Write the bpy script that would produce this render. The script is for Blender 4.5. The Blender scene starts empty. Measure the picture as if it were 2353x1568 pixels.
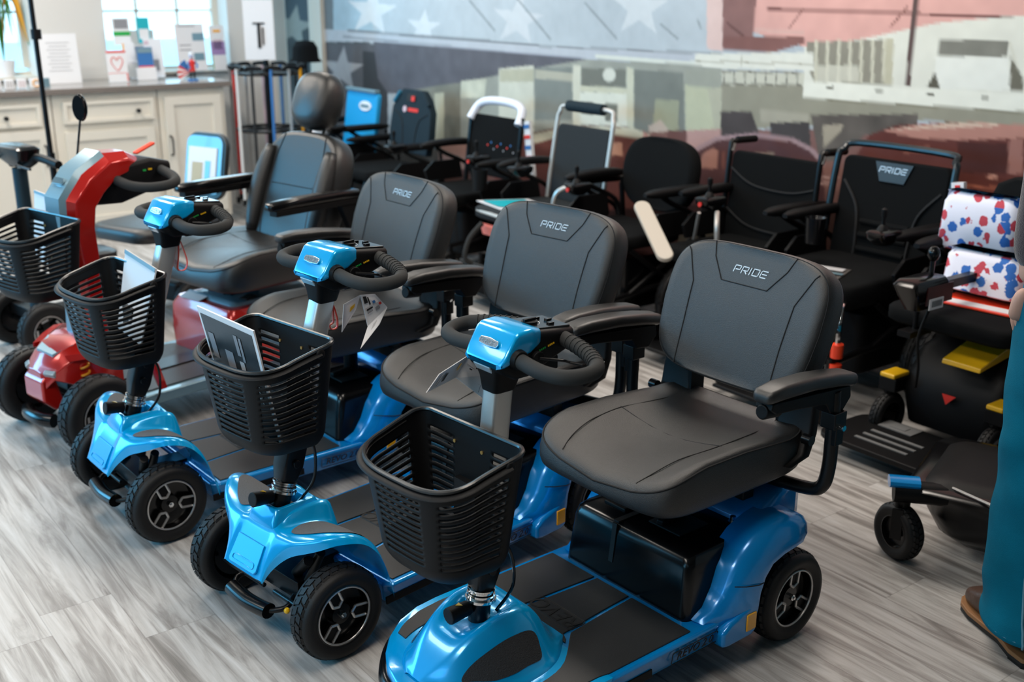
import bpy, bmesh, math, random
import numpy as np
from mathutils import Vector, Matrix, Euler
from mathutils.bvhtree import BVHTree
random.seed(7)
S = bpy.context.scene
COL = S.collection
PI = math.pi

# ------------------------------------------------------------------ camera
W_, H_ = 2353, 1568
FPX = 2561.68
CO = Vector((0, 0, 1.52995))
CR = Vector((0.79861432, -0.60182624, 0.00450995))
CU = Vector((0.18025945, 0.24633768, 0.95227322))
CF = Vector((0.57421398, 0.75968607, -0.30521366))
cam_d = bpy.data.cameras.new('camera'); cam = bpy.data.objects.new('camera', cam_d); COL.objects.link(cam)
m3 = Matrix((CR, CU, -CF)).transposed().to_4x4(); m3.translation = CO
cam.matrix_world = m3
cam_d.sensor_width = 36; cam_d.lens = FPX / W_ * 36
cam_d.clip_start = .05; cam_d.clip_end = 60
cam_d.dof.use_dof = True; cam_d.dof.focus_distance = 2.5; cam_d.dof.aperture_fstop = 3.2
S.camera = cam

# ------------------------------------------------------------------ world, view, lights
S.view_settings.view_transform = 'Standard'; S.view_settings.look = 'None'
S.view_settings.gamma = 1; S.view_settings.use_curve_mapping = False
S.view_settings.exposure = 0.0
wd = bpy.data.worlds.new('world'); S.world = wd; wd.use_nodes = True
wd.node_tree.nodes['Background'].inputs[0].default_value = (.42, .74, .95, 1)
wd.node_tree.nodes['Background'].inputs[1].default_value = 4.0

def area(name, loc, target, sx, sy, power, col):
    l = bpy.data.lights.new(name, 'AREA'); l.shape = 'RECTANGLE'; l.size = sx; l.size_y = sy
    l.energy = power; l.color = col
    o = bpy.data.objects.new(name, l); COL.objects.link(o); o.location = loc
    o.rotation_euler = (Vector(target) - Vector(loc)).to_track_quat('-Z', 'Y').to_euler()
    return o
# daylight through the shop windows on the left side and behind the camera, through the windows over the counter, ceiling panels
area('shopfront_daylight', (-3.35, 5.9, 1.65), (1.5, 4.6, .7), 3.0, 2.1, 84, (.14, .60, 1.0))
area('shopfront_daylight', (-3.35, 2.3, 1.55), (1.0, 2.3, .2), 2.2, 1.7, 66, (.22, .66, 1.0))
area('back_window_daylight', (-1.5, 7.5, 1.6), (.8, 4.0, .3), 2.8, 1.6, 190, (.12, .58, 1.0))
area('counter_window_daylight', (3.0, 7.3, 1.75), (2.4, 3, .6), 1.0, .9, 18, (.5, .8, 1.0))
for i, (x, y, e) in enumerate([(1.0, 1.6, 26), (1.0, 4.2, 36), (3.0, 2.8, 44), (3.0, 5.6, 28), (1.0, 6.4, 66), (-1.2, 1.6, 44), (-1.2, 4.4, 30)]):
    area('ceiling_panel_light', (x, y, 2.72), (x, y, 0), .6, 1.2, e, (1, .91, .81))

# ------------------------------------------------------------------ materials
def lin(c):
    return tuple(((v + .055) / 1.055) ** 2.4 if v > .04045 else v / 12.92 for v in c)
def hx(s): return lin(tuple(int(s[i:i + 2], 16) / 255 for i in (0, 2, 4)))
def mat(name, col, rough=.5, metal=0, coat=0, spec=.5, bump=0, bscale=200, noise=0, nscale=8, emit=0, alpha=1, trans=0, sheen=0):
    m = bpy.data.materials.new(name); m.use_nodes = True
    nt = m.node_tree; b = nt.nodes['Principled BSDF']
    c = hx(col) if isinstance(col, str) else col
    b.inputs['Base Color'].default_value = (*c, 1)
    b.inputs['Roughness'].default_value = rough; b.inputs['Metallic'].default_value = metal
    b.inputs['Coat Weight'].default_value = coat; b.inputs['Coat Roughness'].default_value = .06
    b.inputs['Specular IOR Level'].default_value = spec
    b.inputs['Sheen Weight'].default_value = sheen
    b.inputs['Transmission Weight'].default_value = trans
    b.inputs['Alpha'].default_value = alpha
    if emit:
        b.inputs['Emission Color'].default_value = (*c, 1); b.inputs['Emission Strength'].default_value = emit
    tc = nt.nodes.new('ShaderNodeTexCoord')
    if noise:
        n = nt.nodes.new('ShaderNodeTexNoise'); n.inputs['Scale'].default_value = nscale; n.inputs['Detail'].default_value = 4
        nt.links.new(tc.outputs['Object'], n.inputs['Vector'])
        r = nt.nodes.new('ShaderNodeMapRange'); r.inputs[3].default_value = 1 - noise; r.inputs[4].default_value = 1 + noise
        nt.links.new(n.outputs['Fac'], r.inputs[0])
        v = nt.nodes.new('ShaderNodeVectorMath'); v.operation = 'SCALE'; v.inputs[0].default_value = c
        nt.links.new(r.outputs[0], v.inputs['Scale']); nt.links.new(v.outputs[0], b.inputs['Base Color'])
    if bump:
        n = nt.nodes.new('ShaderNodeTexNoise'); n.inputs['Scale'].default_value = bscale; n.inputs['Detail'].default_value = 3
        nt.links.new(tc.outputs['Object'], n.inputs['Vector'])
        bp = nt.nodes.new('ShaderNodeBump'); bp.inputs['Strength'].default_value = bump; bp.inputs['Distance'].default_value = .002
        nt.links.new(n.outputs['Fac'], bp.inputs['Height']); nt.links.new(bp.outputs[0], b.inputs['Normal'])
    return m
M = dict(
    blue=mat('blue_gloss_paint', (.0, .25, .66), .22, metal=.2, coat=.5),
    cyan=mat('bright_blue_paint', (.0, .38, .80), .2, metal=.2, coat=.5),
    red=mat('red_gloss_paint', (.50, .012, .008), .22, metal=.3, coat=.8),
    slate=mat('slate_grey_paint', (.18, .30, .36), .35, metal=.3, coat=.3),
    plastic=mat('black_plastic', (.0035, .0035, .004), .5, spec=.2, bump=.15, bscale=900),
    gloss=mat('black_gloss_plastic', (.003, .003, .0035), .2, spec=.4),
    metalb=mat('black_painted_metal', (.003, .003, .0035), .35, spec=.3),
    seat=mat('black_vinyl', (.009, .0092, .0095), .38, spec=.72, bump=.2, bscale=1200),
    seatp=mat('perforated_black_vinyl', (.009, .0092, .0095), .40, spec=.72, bump=.5, bscale=700),
    seam=mat('dark_stitching', (.006, .006, .007), .8),
    tire=mat('black_tire_rubber', (.007, .007, .0075), .55, spec=.35, bump=.2, bscale=500),
    foam=mat('grey_foam_grip', (.030, .031, .031), .75, spec=.2, bump=.2, bscale=900),
    alu=mat('brushed_aluminium', (.60, .58, .55), .38, metal=.75),
    chrome=mat('chrome', (.8, .8, .8), .08, metal=1),
    rimtrim=mat('silver_rim_trim', (.55, .54, .53), .3, metal=.8),
    matg=mat('grey_rubber_mat', (.020, .021, .022), .45, spec=.45, bump=.25, bscale=700, noise=.12, nscale=30),
    grip=mat('gritty_grip_tape', (.03, .03, .032), .95, bump=1.0, bscale=420, noise=.5, nscale=380),
    gripg=mat('grey_grip_tape', (.10, .102, .106), .9, bump=.6, bscale=420, noise=.3, nscale=380),
    amber=mat('amber_reflector', (.85, .38, .01), .2, coat=.5),
    yellow=mat('yellow_plastic', (.75, .43, .01), .3, coat=.4),
    white=mat('white_paper', (.74, .74, .76), .7),
    whitep=mat('white_plastic', (.7, .7, .68), .4),
    lens=mat('clear_lamp_lens', (.30, .36, .39), .08, spec=.8, coat=.6),
    orange=mat('orange_red_plastic', (.85, .06, .02), .35),
    redd=mat('red_ink', (.7, .03, .02), .5), blk=mat('black_ink', (.01, .01, .01), .6),
    bluei=mat('blue_ink', (.03, .15, .4), .6), greyi=mat('grey_ink', (.25, .25, .27), .6),
    logo=mat('silver_lettering', (.62, .63, .64), .35, metal=.2),
    engr=mat('engraved_black', (.004, .004, .004), .6),
    green=mat('green_mark', (.01, .35, .06), .5), gold=mat('brass', (.6, .38, .12), .3, metal=.9),
    spring=mat('orange_spring', (.65, .25, .01), .35, coat=.3),
    fabric=mat('black_mesh_fabric', (.004, .0045, .005), .9, spec=.12, bump=.5, bscale=500),
    navyf=mat('dark_blue_grey_cloth', (.010, .022, .031), .75, spec=.2, bump=.4, bscale=500),
    greyf=mat('grey_webbing_fabric', (.022, .026, .029), .8, spec=.2, bump=.4, bscale=500),
    teal=mat('teal_print', (.0, .40, .48), .5), pink=mat('pale_pink', (.6, .45, .5), .5),
    rimb=mat('satin_black_rim', (.006, .007, .008), .3, spec=.8),
    wood=mat('dark_worktop', (.19, .165, .15), .16, spec=.6),
)

# ------------------------------------------------------------------ mesh helpers
class MB:
    def __init__(s): s.v = []; s.f = []
    def add(s, vs, fs, m=None):
        o = len(s.v)
        s.v += [tuple(m @ Vector(p)) if m else tuple(p) for p in vs]
        s.f += [tuple(i + o for i in f) for f in fs]; return s
    def box(s, c, d, rot=None, taper=1):
        x, y, z = [k / 2 for k in d]; t = taper
        vs = [(-x, -y, -z), (x, -y, -z), (x, y, -z), (-x, y, -z), (-x * t, -y * t, z), (x * t, -y * t, z), (x * t, y * t, z), (-x * t, y * t, z)]
        fs = [(0, 3, 2, 1), (4, 5, 6, 7), (0, 1, 5, 4), (1, 2, 6, 5), (2, 3, 7, 6), (3, 0, 4, 7)]
        m = Matrix.Translation(c)
        if rot: m = m @ Euler(rot).to_matrix().to_4x4()
        return s.add(vs, fs, m)
    def loft(s, rings, caps=True, close=True):
        n = len(rings[0]); vs = [p for r in rings for p in r]; fs = []
        for i in range(len(rings) - 1):
            for j in range(n if close else n - 1):
                a, b = i * n + j, i * n + (j + 1) % n
                fs.append((a, b, b + n, a + n))
        if caps and close:
            fs.append(tuple(range(n))[::-1]); fs.append(tuple(range((len(rings) - 1) * n, len(rings) * n)))
        return s.add(vs, fs)
    def tube(s, pts, r, n=12, caps=True, flat=1, closed=False):
        pts = [Vector(p) for p in pts]; rings = []
        rr = r if isinstance(r, (list, tuple)) else [r] * len(pts)
        N = len(pts); up = None
        for i, p in enumerate(pts):
            if closed: t = pts[(i + 1) % N] - pts[i - 1]
            else: t = pts[min(i + 1, N - 1)] - pts[max(i - 1, 0)]
            t.normalize()
            if up is None: up = Vector((0, 0, 1)) if abs(t.z) < .9 else Vector((1, 0, 0))
            a = (up - t * up.dot(t)).normalized(); up = a; b = t.cross(a)
            rings.append([tuple(p + a * (rr[i] * flat * math.sin(k * 2 * PI / n)) + b * (rr[i] * math.cos(k * 2 * PI / n))) for k in range(n)])
        if closed:
            rings.append(rings[0]); return s.loft(rings, False)
        return s.loft(rings, caps)
    def cyl(s, p0, p1, r, n=24, r1=None):
        return s.tube([p0, p1], [r, r if r1 is None else r1], n)
    def lathe(s, prof, axis='z', c=(0, 0, 0), n=32):
        rings = []
        for k in range(n):
            a = k * 2 * PI / n; ca, sa = math.cos(a), math.sin(a); ring = []
            for r, h in prof:
                if axis == 'z': p = (r * ca, r * sa, h)
                elif axis == 'y': p = (r * sa, h, r * ca)
                else: p = (h, r * ca, r * sa)
                ring.append((p[0] + c[0], p[1] + c[1], p[2] + c[2]))
            rings.append(ring)
        rings.append(rings[0])
        return s.loft(rings, False, close=False)
    def ext(s, poly, a, b, plane='xz'):
        """extrude polygon [(u,v)] between a and b along the missing axis"""
        def P(u, v, w): return {'xz': (u, w, v), 'xy': (u, v, w), 'yz': (w, u, v)}[plane]
        n = len(poly); vs = [P(u, v, a) for u, v in poly] + [P(u, v, b) for u, v in poly]
        fs = [tuple(range(n))[::-1], tuple(range(n, 2 * n))] + [(i, (i + 1) % n, n + (i + 1) % n, n + i) for i in range(n)]
        return s.add(vs, fs)
    def grid(s, fn, nu, nv, skip=None):
        vs = [fn(i / nu, j / nv) for i in range(nu + 1) for j in range(nv + 1)]
        fs = [(i * (nv + 1) + j, (i + 1) * (nv + 1) + j, (i + 1) * (nv + 1) + j + 1, i * (nv + 1) + j + 1)
              for i in range(nu) for j in range(nv) if not (skip and skip(i, j))]
        return s.add(vs, fs)
    def ball(s, c, r, n=16, sc=(1, 1, 1)):
        rings = []
        for i in range(1, n // 2):
            t = i * PI / (n // 2)
            rings.append([(c[0] + r * sc[0] * math.sin(t) * math.cos(k * 2 * PI / n), c[1] + r * sc[1] * math.sin(t) * math.sin(k * 2 * PI / n), c[2] + r * sc[2] * math.cos(t)) for k in range(n)])
        return s.loft(rings, True)
def obj(name, mb, m, parent=None, bevel=0, sub=0, solid=0, ang=35, seg=2, label=None, xf=None, off=0):
    me = bpy.data.meshes.new(name)
    vs = mb.v if xf is None else [tuple(xf @ Vector(p)) for p in mb.v]
    me.from_pydata(vs, [], mb.f); me.update()
    b = bmesh.new(); b.from_mesh(me); bmesh.ops.remove_doubles(b, verts=b.verts, dist=1e-6)
    bmesh.ops.recalc_face_normals(b, faces=b.faces); b.to_mesh(me); b.free()
    me.materials.append(M[m] if isinstance(m, str) else m)
    me.shade_smooth(); me.set_sharp_from_angle(angle=math.radians(ang))
    o = bpy.data.objects.new(name, me); COL.objects.link(o)
    if parent: o.parent = parent
    if solid:
        d = o.modifiers.new('s', 'SOLIDIFY'); d.thickness = solid; d.offset = off
    if bevel:
        d = o.modifiers.new('b', 'BEVEL'); d.width = bevel; d.segments = seg; d.limit_method = 'ANGLE'; d.angle_limit = math.radians(30); d.harden_normals = True
    if sub:
        d = o.modifiers.new('u', 'SUBSURF'); d.levels = sub; d.render_levels = sub
    if label: o['label'] = label
    return o
def tag(o, label, cat, group=None):
    o['label'] = label; o['category'] = cat
    if group: o['group'] = group
    return o
def thing(name, label, cat, loc=(0, 0, 0), rz=0, group=None):
    o = bpy.data.objects.new(name, None); COL.objects.link(o); o.empty_display_size = .1
    o.location = loc; o.rotation_euler = (0, 0, rz)
    return tag(o, label, cat, group)
def struct(name, mb, m, **k):
    o = obj(name, mb, m, **k); o['kind'] = 'structure'; return o
def smooth(pts, n=6, closed=False):
    P = [Vector(p) for p in pts]; out = []; N = len(P)
    rng = range(N) if closed else range(N - 1)
    for i in rng:
        g = (lambda k: P[k % N]) if closed else (lambda k: P[max(0, min(N - 1, k))])
        a, b, c, d = g(i - 1), g(i), g(i + 1), g(i + 2)
        for k in range(n):
            t = k / n
            out.append(.5 * ((2 * b) + (c - a) * t + (2 * a - 5 * b + 4 * c - d) * t * t + (3 * b - a - 3 * c + d) * t ** 3))
    if not closed: out.append(P[-1])
    return out
def rrect(w, h, r, n=5, cx=0, cy=0):
    out = []
    for sx, sy, a0 in ((1, 1, 0), (-1, 1, 90), (-1, -1, 180), (1, -1, 270)):
        for k in range(n + 1):
            a = math.radians(a0 + 90 * k / n)
            out.append((cx + sx * (w / 2 - r) + r * math.cos(a), cy + sy * (h / 2 - r) + r * math.sin(a)))
    return out
def textmesh(txt, size, depth=.0008, font_shear=0):
    cu = bpy.data.curves.new('t', 'FONT'); cu.body = txt; cu.size = size; cu.extrude = depth
    cu.align_x = 'CENTER'; cu.align_y = 'CENTER'; cu.shear = font_shear; cu.resolution_u = 2
    o = bpy.data.objects.new('t', cu); COL.objects.link(o)
    dg = bpy.context.evaluated_depsgraph_get(); me = bpy.data.meshes.new_from_object(o.evaluated_get(dg))
    mb = MB(); mb.add([tuple(v.co) for v in me.vertices], [tuple(p.vertices) for p in me.polygons])
    bpy.data.objects.remove(o); bpy.data.curves.remove(cu); bpy.data.meshes.remove(me)
    return mb
# letters of the seat / badge lettering drawn as strokes, unit height 1
LET = {'P': (1.15, [[(0, 0), (0, 1), (.95, 1), (1.05, .9), (1.0, .42), (.3, .42)]]),
       'R': (1.2, [[(0, 0), (0, 1), (.95, 1), (1.05, .9), (1.0, .42), (.3, .42)], [(.45, .42), (.95, 0)]]),
       'I': (.25, [[(0, 0), (0, 1)]]),
       'D': (1.15, [[(0, 0), (0, 1), (.95, 1), (1.05, .9), (1.05, .12), (.92, 0), (0, 0)]]),
       'E': (1.1, [[(1.05, 1), (.15, 1), (0, .85), (0, .12), (.12, 0), (1.0, 0)], [(.3, .5), (1.0, .5)]])}
def pride(h, w=.11, depth=.001, slant=.25):
    mb = MB(); x = 0
    for ch in 'PRIDE':
        adv, st = LET[ch]
        for s_ in st:
            for (a, b) in zip(s_, s_[1:]):
                p, q = Vector((x + a[0], a[1])), Vector((x + b[0], b[1])); d = (q - p).normalized(); nn = Vector((-d.y, d.x)) * w / 2
                p = p - d * w / 2; q = q + d * w / 2
                vs = [(p + nn), (p - nn), (q - nn), (q + nn)]
                vs = [((v.x + slant * v.y) * h, (v.y - .5) * h) for v in vs]
                mb.ext(vs, 0, depth, 'xy')
        x += adv + .28
    W = (x - .28) * h
    mb.v = [(a - W / 2 - slant * h * .4, b, c) for a, b, c in mb.v]
    return mb
def frame(o, x, y):
    """matrix with given origin, x dir, y dir"""
    x = Vector(x).normalized(); y = Vector(y); y = (y - x * y.dot(x)).normalized(); z = x.cross(y)
    m = Matrix((x, y, z)).transposed().to_4x4(); m.translation = o; return m
def dup(root, loc=None, rz=None, label=None, cat=None):
    def cp(o, par):
        c = o.copy(); COL.objects.link(c); c.parent = par
        for ch in list(o.children): cp(ch, c)
        return c
    r = cp(root, None)
    if loc: r.location = loc
    if rz is not None: r.rotation_euler = (0, 0, rz)
    if label: r['label'] = label
    return r
def ray_dir(u, v): return CF + CR * ((u - W_ / 2) / FPX) - CU * ((v - H_ / 2) / FPX)
def at(u, v, ax, val):
    d = ray_dir(u, v); t = (val - CO[ax]) / d[ax]; return CO + d * t
# ------------------------------------------------------------------ scooter pieces (x forward, y to the rider's left)
def wheel(par, c, R=.115, w=.078, side=1, steer=0, style='u', rot=0):
    xf = Matrix.Translation(c) @ Matrix.Rotation(steer, 4, 'Z') @ Matrix.Diagonal((1, side, 1, 1)) @ Matrix.Rotation(rot, 4, 'Y')
    h = w / 2; rr = R * (.67 if style == 'u' else .60)
    t = MB().lathe([(rr, -h * .8), (rr + .006, -h * .86), (R * .80, -h), (R * .91, -h * .93), (R * .965, -h * .72), (R * .985, -h * .35), (R * .99, 0), (R * .985, h * .35), (R * .965, h * .72), (R * .91, h * .93), (R * .80, h), (rr + .006, h * .86), (rr, h * .8), (rr, -h * .8)], 'y', n=64)
    nb = 30
    def pt(a, y, dr):
        prof = R * (.99 - .028 * (abs(y) / h / .72) ** 3 if abs(y) < h * .72 else .962 - .17 * ((abs(y) / h - .72) / .28) ** 2)
        r = prof + dr; return (r * math.sin(a), y, r * math.cos(a))
    for i in range(nb):
        a0 = i * 2 * PI / nb; da = 2 * PI / nb
        for sg in (-1, 1):
            a1 = a0 + (da / 2 if sg > 0 else 0)
            for (ya, yb, sh, wd) in ((.05, .42, 0, .74), (.47, .97, .45, .72)):
                q = []
                for dr in (-.004, .0034):
                    for (yy, aa) in ((ya, 0), (yb, .25), (yb, .25 + wd), (ya, wd)):
                        q.append(pt(a1 + (sh + aa) * da, sg * yy * h, dr if yy < .9 else dr * .6))
                t.add(q, [(0, 1, 2, 3), (4, 7, 6, 5), (0, 4, 5, 1), (1, 5, 6, 2), (2, 6, 7, 3), (3, 7, 4, 0)])
    tire = obj('wheel', t, 'tire', par, xf=xf, ang=50)
    r = MB().lathe([(rr, -h * .8), (rr, h * .8), (rr * .93, h * .82), (rr * .90, h * .6), (rr * .86, h * .25), (rr * .35, h * .12), (rr * .33, h * .5), (.0005, h * .52)], 'y', n=48)
    r.lathe([(rr * .88, -h * .5), (.0005, -h * .5)], 'y', n=32)
    obj('rim', r, 'gloss', tire, xf=xf, ang=30)
    tr = MB()
    if style != 'n': tr.tube([(rr * .93 * math.sin(k * PI / 32), h * .80, rr * .93 * math.cos(k * PI / 32)) for k in range(64)], .0026, 8, closed=True)
    if style == 'u':
        for k in range(3):
            a = k * 2 * PI / 3
            for poly in ([(.90, .19), (.46, .19), (.34, 0), (.46, -.19), (.90, -.19)],):
                pts = [(rr * (u * math.cos(a) - v_ * math.sin(a)), h * .62, rr * (u * math.sin(a) + v_ * math.cos(a))) for u, v_ in poly]
                for p, q in zip(pts, pts[1:]):
                    tr.tube([p, q], .0036, 6)
            sp = MB()
    elif style == 's':
        for k in range(5):
            a = k * 2 * PI / 5
            u = .72; p = (rr * u * math.cos(a), h * .66, rr * u * math.sin(a))
            tr.box(p, (.03, .003, .008), rot=(0, -a + PI / 2, 0))
    if style != 'n': obj('rim_trim', tr, 'rimtrim', tire, xf=xf)
    n = 3 if style == 'u' else 5
    sp = MB()
    for k in range(n):
        if style == 'n': break
        if style == 'u': sp = MB()
        a = k * 2 * PI / n
        poly = [(.92, .16), (.40, .16), (.40, -.16), (.92, -.16)] if n == 3 else [(.92, .22), (.30, .2), (.30, -.2), (.92, -.22)]
        sp.ext([(rr * (u * math.cos(a) - v_ * math.sin(a)), rr * (u * math.sin(a) + v_ * math.cos(a))) for u, v_ in poly], h * .2, h * .57, 'xz')
        if style == 'u' or k == 4: obj('spoke_insert', sp, 'plastic', tire, xf=xf)
    hb = MB().cyl((0, h * .5, 0), (0, h * .75, 0), .008, 6)
    hb.cyl((0, h * .7, 0), (0, h * .86, 0), .004, 12)
    obj('axle_nut', hb, 'chrome', tire, xf=xf)
    return tire

def seat_pad(par, w=.232, x0=-.09, x1=.432, zt=.515, zb=.425, m='seatp', name='seat'):
    """contoured cushion"""
    n = 56
    def outline(k, sc=1.0, e=6.5):
        a = k * 2 * PI / n; ca, sa = math.cos(a), math.sin(a)
        px = math.copysign(abs(ca) ** (2 / e), ca); py = math.copysign(abs(sa) ** (2 / e), sa)
        return ((x0 + x1) / 2 + px * (x1 - x0) / 2 * sc, py * w * sc)
    def top(x, y):
        u = (x - x0) / (x1 - x0); v = y / w
        z = zt + .014 * abs(v) ** 3 - .013 * math.cos(v * PI) * (u > .2) * min(1, (u - .2) * 3)
        z -= .040 * max(0, (u - .72) / .28) ** 1.7
        z += .02 * max(0, (.18 - u) / .18) ** 1.5
        return z
    rings = []
    for sc, dz in ((.5, None), (.86, None), (.93, None), (.965, -.006), (.985, -.016)):
        r = []
        for k in range(n):
            x, y = outline(k, sc); z = top(x, y) + (dz or 0); r.append((x, y, z))
        rings.append(r)
    inner = [r for r in rings]
    side = []
    for sc, f in ((1.0, .35), (1.0, .65), (.985, .88), (.96, .97), (.90, 1.0)):
        r = []
        for k in range(n):
            x, y = outline(k, sc); xs, ys = outline(k, .985); zt_ = top(xs, ys) - .016
            r.append((x, y, zt_ + (zb - zt_) * f))
        side.append(r)
    core = [[((x0 + x1) / 2, 0, top((x0 + x1) / 2, 0))] * n, [(outline(k, .25)[0], outline(k, .25)[1], top(*outline(k, .25))) for k in range(n)]]
    mb = MB().loft(core + inner + side, False)
    mb.add(side[-1], [tuple(range(n))])
    s = obj(name, mb, m, par, ang=60)
    sm = MB()
    sm.tube([(outline(k, .978)[0], outline(k, .978)[1], top(*outline(k, .978)) - .0095) for k in range(n)], .0022, 6, closed=True)
    for sg in (-1, 1):
        pts = [(x0 + .04, sg * w * .60), (x0 + .2, sg * w * .66), (x0 + .30, sg * w * .68), (x1 - .08, sg * w * .60), (x1 - .02, sg * w * .52)]
        sm.tube([(p.x, p.y, top(p.x, p.y) + .0002) for p in smooth([(a, b, 0) for a, b in pts], 8)], .0013, 5)
    sm.tube([(x0 + .27, y * w / 10, top(x0 + .27, y * w / 10) + .0002) for y in range(-7, 8)], .0011, 5)
    obj('seam', sm, 'seam', s)
    return s

def back_pad(par, w=.245, h=.345, z0=.60, x0=.015, tilt=.36, th=.072, m='seatp', name='backrest', e=4.2, dome=.012, xtop=None):
    """rounded cushion; local a across, h up along the recline; front face towards +x"""
    n = 60; up = Vector((-tilt, 0, 1)).normalized(); fw = Vector((up.z, 0, -up.x)); o = Vector((x0, 0, z0))
    def O(k, sc):
        a = k * 2 * PI / n; ca, sa = math.cos(a), math.sin(a)
        px = math.copysign(abs(ca) ** (2 / e), ca); py = math.copysign(abs(sa) ** (2 / e), sa)
        ww = w * (1 - .06 * max(0, -py)) 
        return px * ww * sc, h / 2 + py * h / 2 * (1 - (1 - sc) * w / h * 1.6)
    def P(a, b, t): return tuple(o + up * b + fw * t + Vector((0, a, 0)))
    def F(a, b): return -dome * (1 - (a / w) ** 2) * .9 + .004 + .006 * math.sin(PI * min(1, max(0, b / h)))
    rings = []
    rings.append([P(0, h / 2, F(0, h / 2))] * n)
    for sc in (.3, .6, .85, .93): rings.append([P(*O(k, sc), F(*O(k, sc))) for k in range(n)])
    for sc, t in ((.965, -.004), (.99, -.014), (1.0, -.03), (1.0, -.06), (.985, -.075), (.95, -.083), (.8, -.085)):
        rings.append([P(*O(k, sc), t * th / .085) for k in range(n)])
    mb = MB().loft(rings, False); mb.add(rings[-1], [tuple(range(n))])
    b = obj(name, mb, m, par, ang=60)
    b['_'] = 0; del b['_']
    return b, (lambda a, q, t=0: P(a, q, F(a, q) + t)), (lambda k, sc, t: P(*O(k, sc), t)), up, fw

def slow_back(par):
    b, P, E, up, fw = back_pad(par)
    sm = MB(); H = .345
    for sg in (-1, 1):
        pts = [(sg * .200, .345 - .034), (sg * .190, .30), (sg * .156, .227), (sg * .150, .12), (sg * .148, .012)]
        q = []
        for (a, c), (a2, c2) in zip(pts, pts[1:]):
            q += [P(a + (a2 - a) * t / 6, c + (c2 - c) * t / 6, .0003) for t in range(6)]
        sm.tube(q + [P(*pts[-1], .0003)], .0016, 6)
    tz = [(-.124, .338), (-.112, .30), (-.074, .246), (.066, .246), (.108, .30), (.124, .338)]
    q = []
    for (a, c), (a2, c2) in zip(tz, tz[1:]): q += [P(a + (a2 - a) * t / 5, c + (c2 - c) * t / 5, .0003) for t in range(5)]
    sm.tube(q + [P(*tz[-1], .0003)], .0015, 6)
    sm.tube([E(k, .972, -.006) for k in range(60)], .0016, 6, closed=True)
    obj('seam', sm, 'seam', b)
    L = pride(.0165, .15)
    xf = frame(Vector(P(.004, .282, .0004)), (0, 1, 0), up)
    obj('lettering', L, 'logo', b, xf=xf)
    return b

def armrest(par, sg, y, drop=.0):
    A = MB(); n = 10
    rings = []
    for i, (x, z) in enumerate([(.222, .689), (.219, .691), (.208, .694), (.16, .697), (.06, .693), (-.03, .682), (-.085, .672), (-.098, .670), (-.102, .668)]):
        wd = [.014, .022, .028, .031, .031, .031, .030, .027, .02][i]; hh = [.006, .011, .014, .016, .016, .016, .016, .014, .010][i]
        rings.append([(x, y + p, z + q) for p, q in rrect(wd * 2, hh * 2, min(wd, hh) * .8, 4)])
    A.loft(rings)
    a = obj('armrest', A, 'seat', par, ang=60)
    B = MB()
    B.ext([(.205, .680), (-.08, .658), (-.085, .630), (-.055, .600), (-.01, .604), (.01, .632), (.12, .646), (.19, .652), (.21, .664)], y - .023, y + .023)
    B.cyl((.215, y, .658), (.16, y, .652), .017, 14)
    obj('arm_base', B, 'plastic', a, bevel=.004)
    T = MB()
    T.tube(smooth([(-.03, y + sg * .012, .655), (-.035, y + sg * .014, .56), (-.035, y + sg * .014, .465), (-.033, y - sg * .0, .41), (-.032, y - sg * .05, .392), (-.03, y - sg * .16, .384), (-.03, y - sg * .26, .382)], 6), .0165, 12)
    T.box((-.036, y + sg * .014, .585), (.046, .04, .04)); T.box((-.036, y + sg * .02, .55), (.03, .03, .05))
    obj('arm_tube', T, 'metalb', a, bevel=.003)
    kn = MB().cyl((-.036, y + sg * .02, .57), (-.036, y + sg * .045, .57), .007, 10)
    obj('adjuster_bolt', kn, 'chrome', a)
    return a

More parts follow.
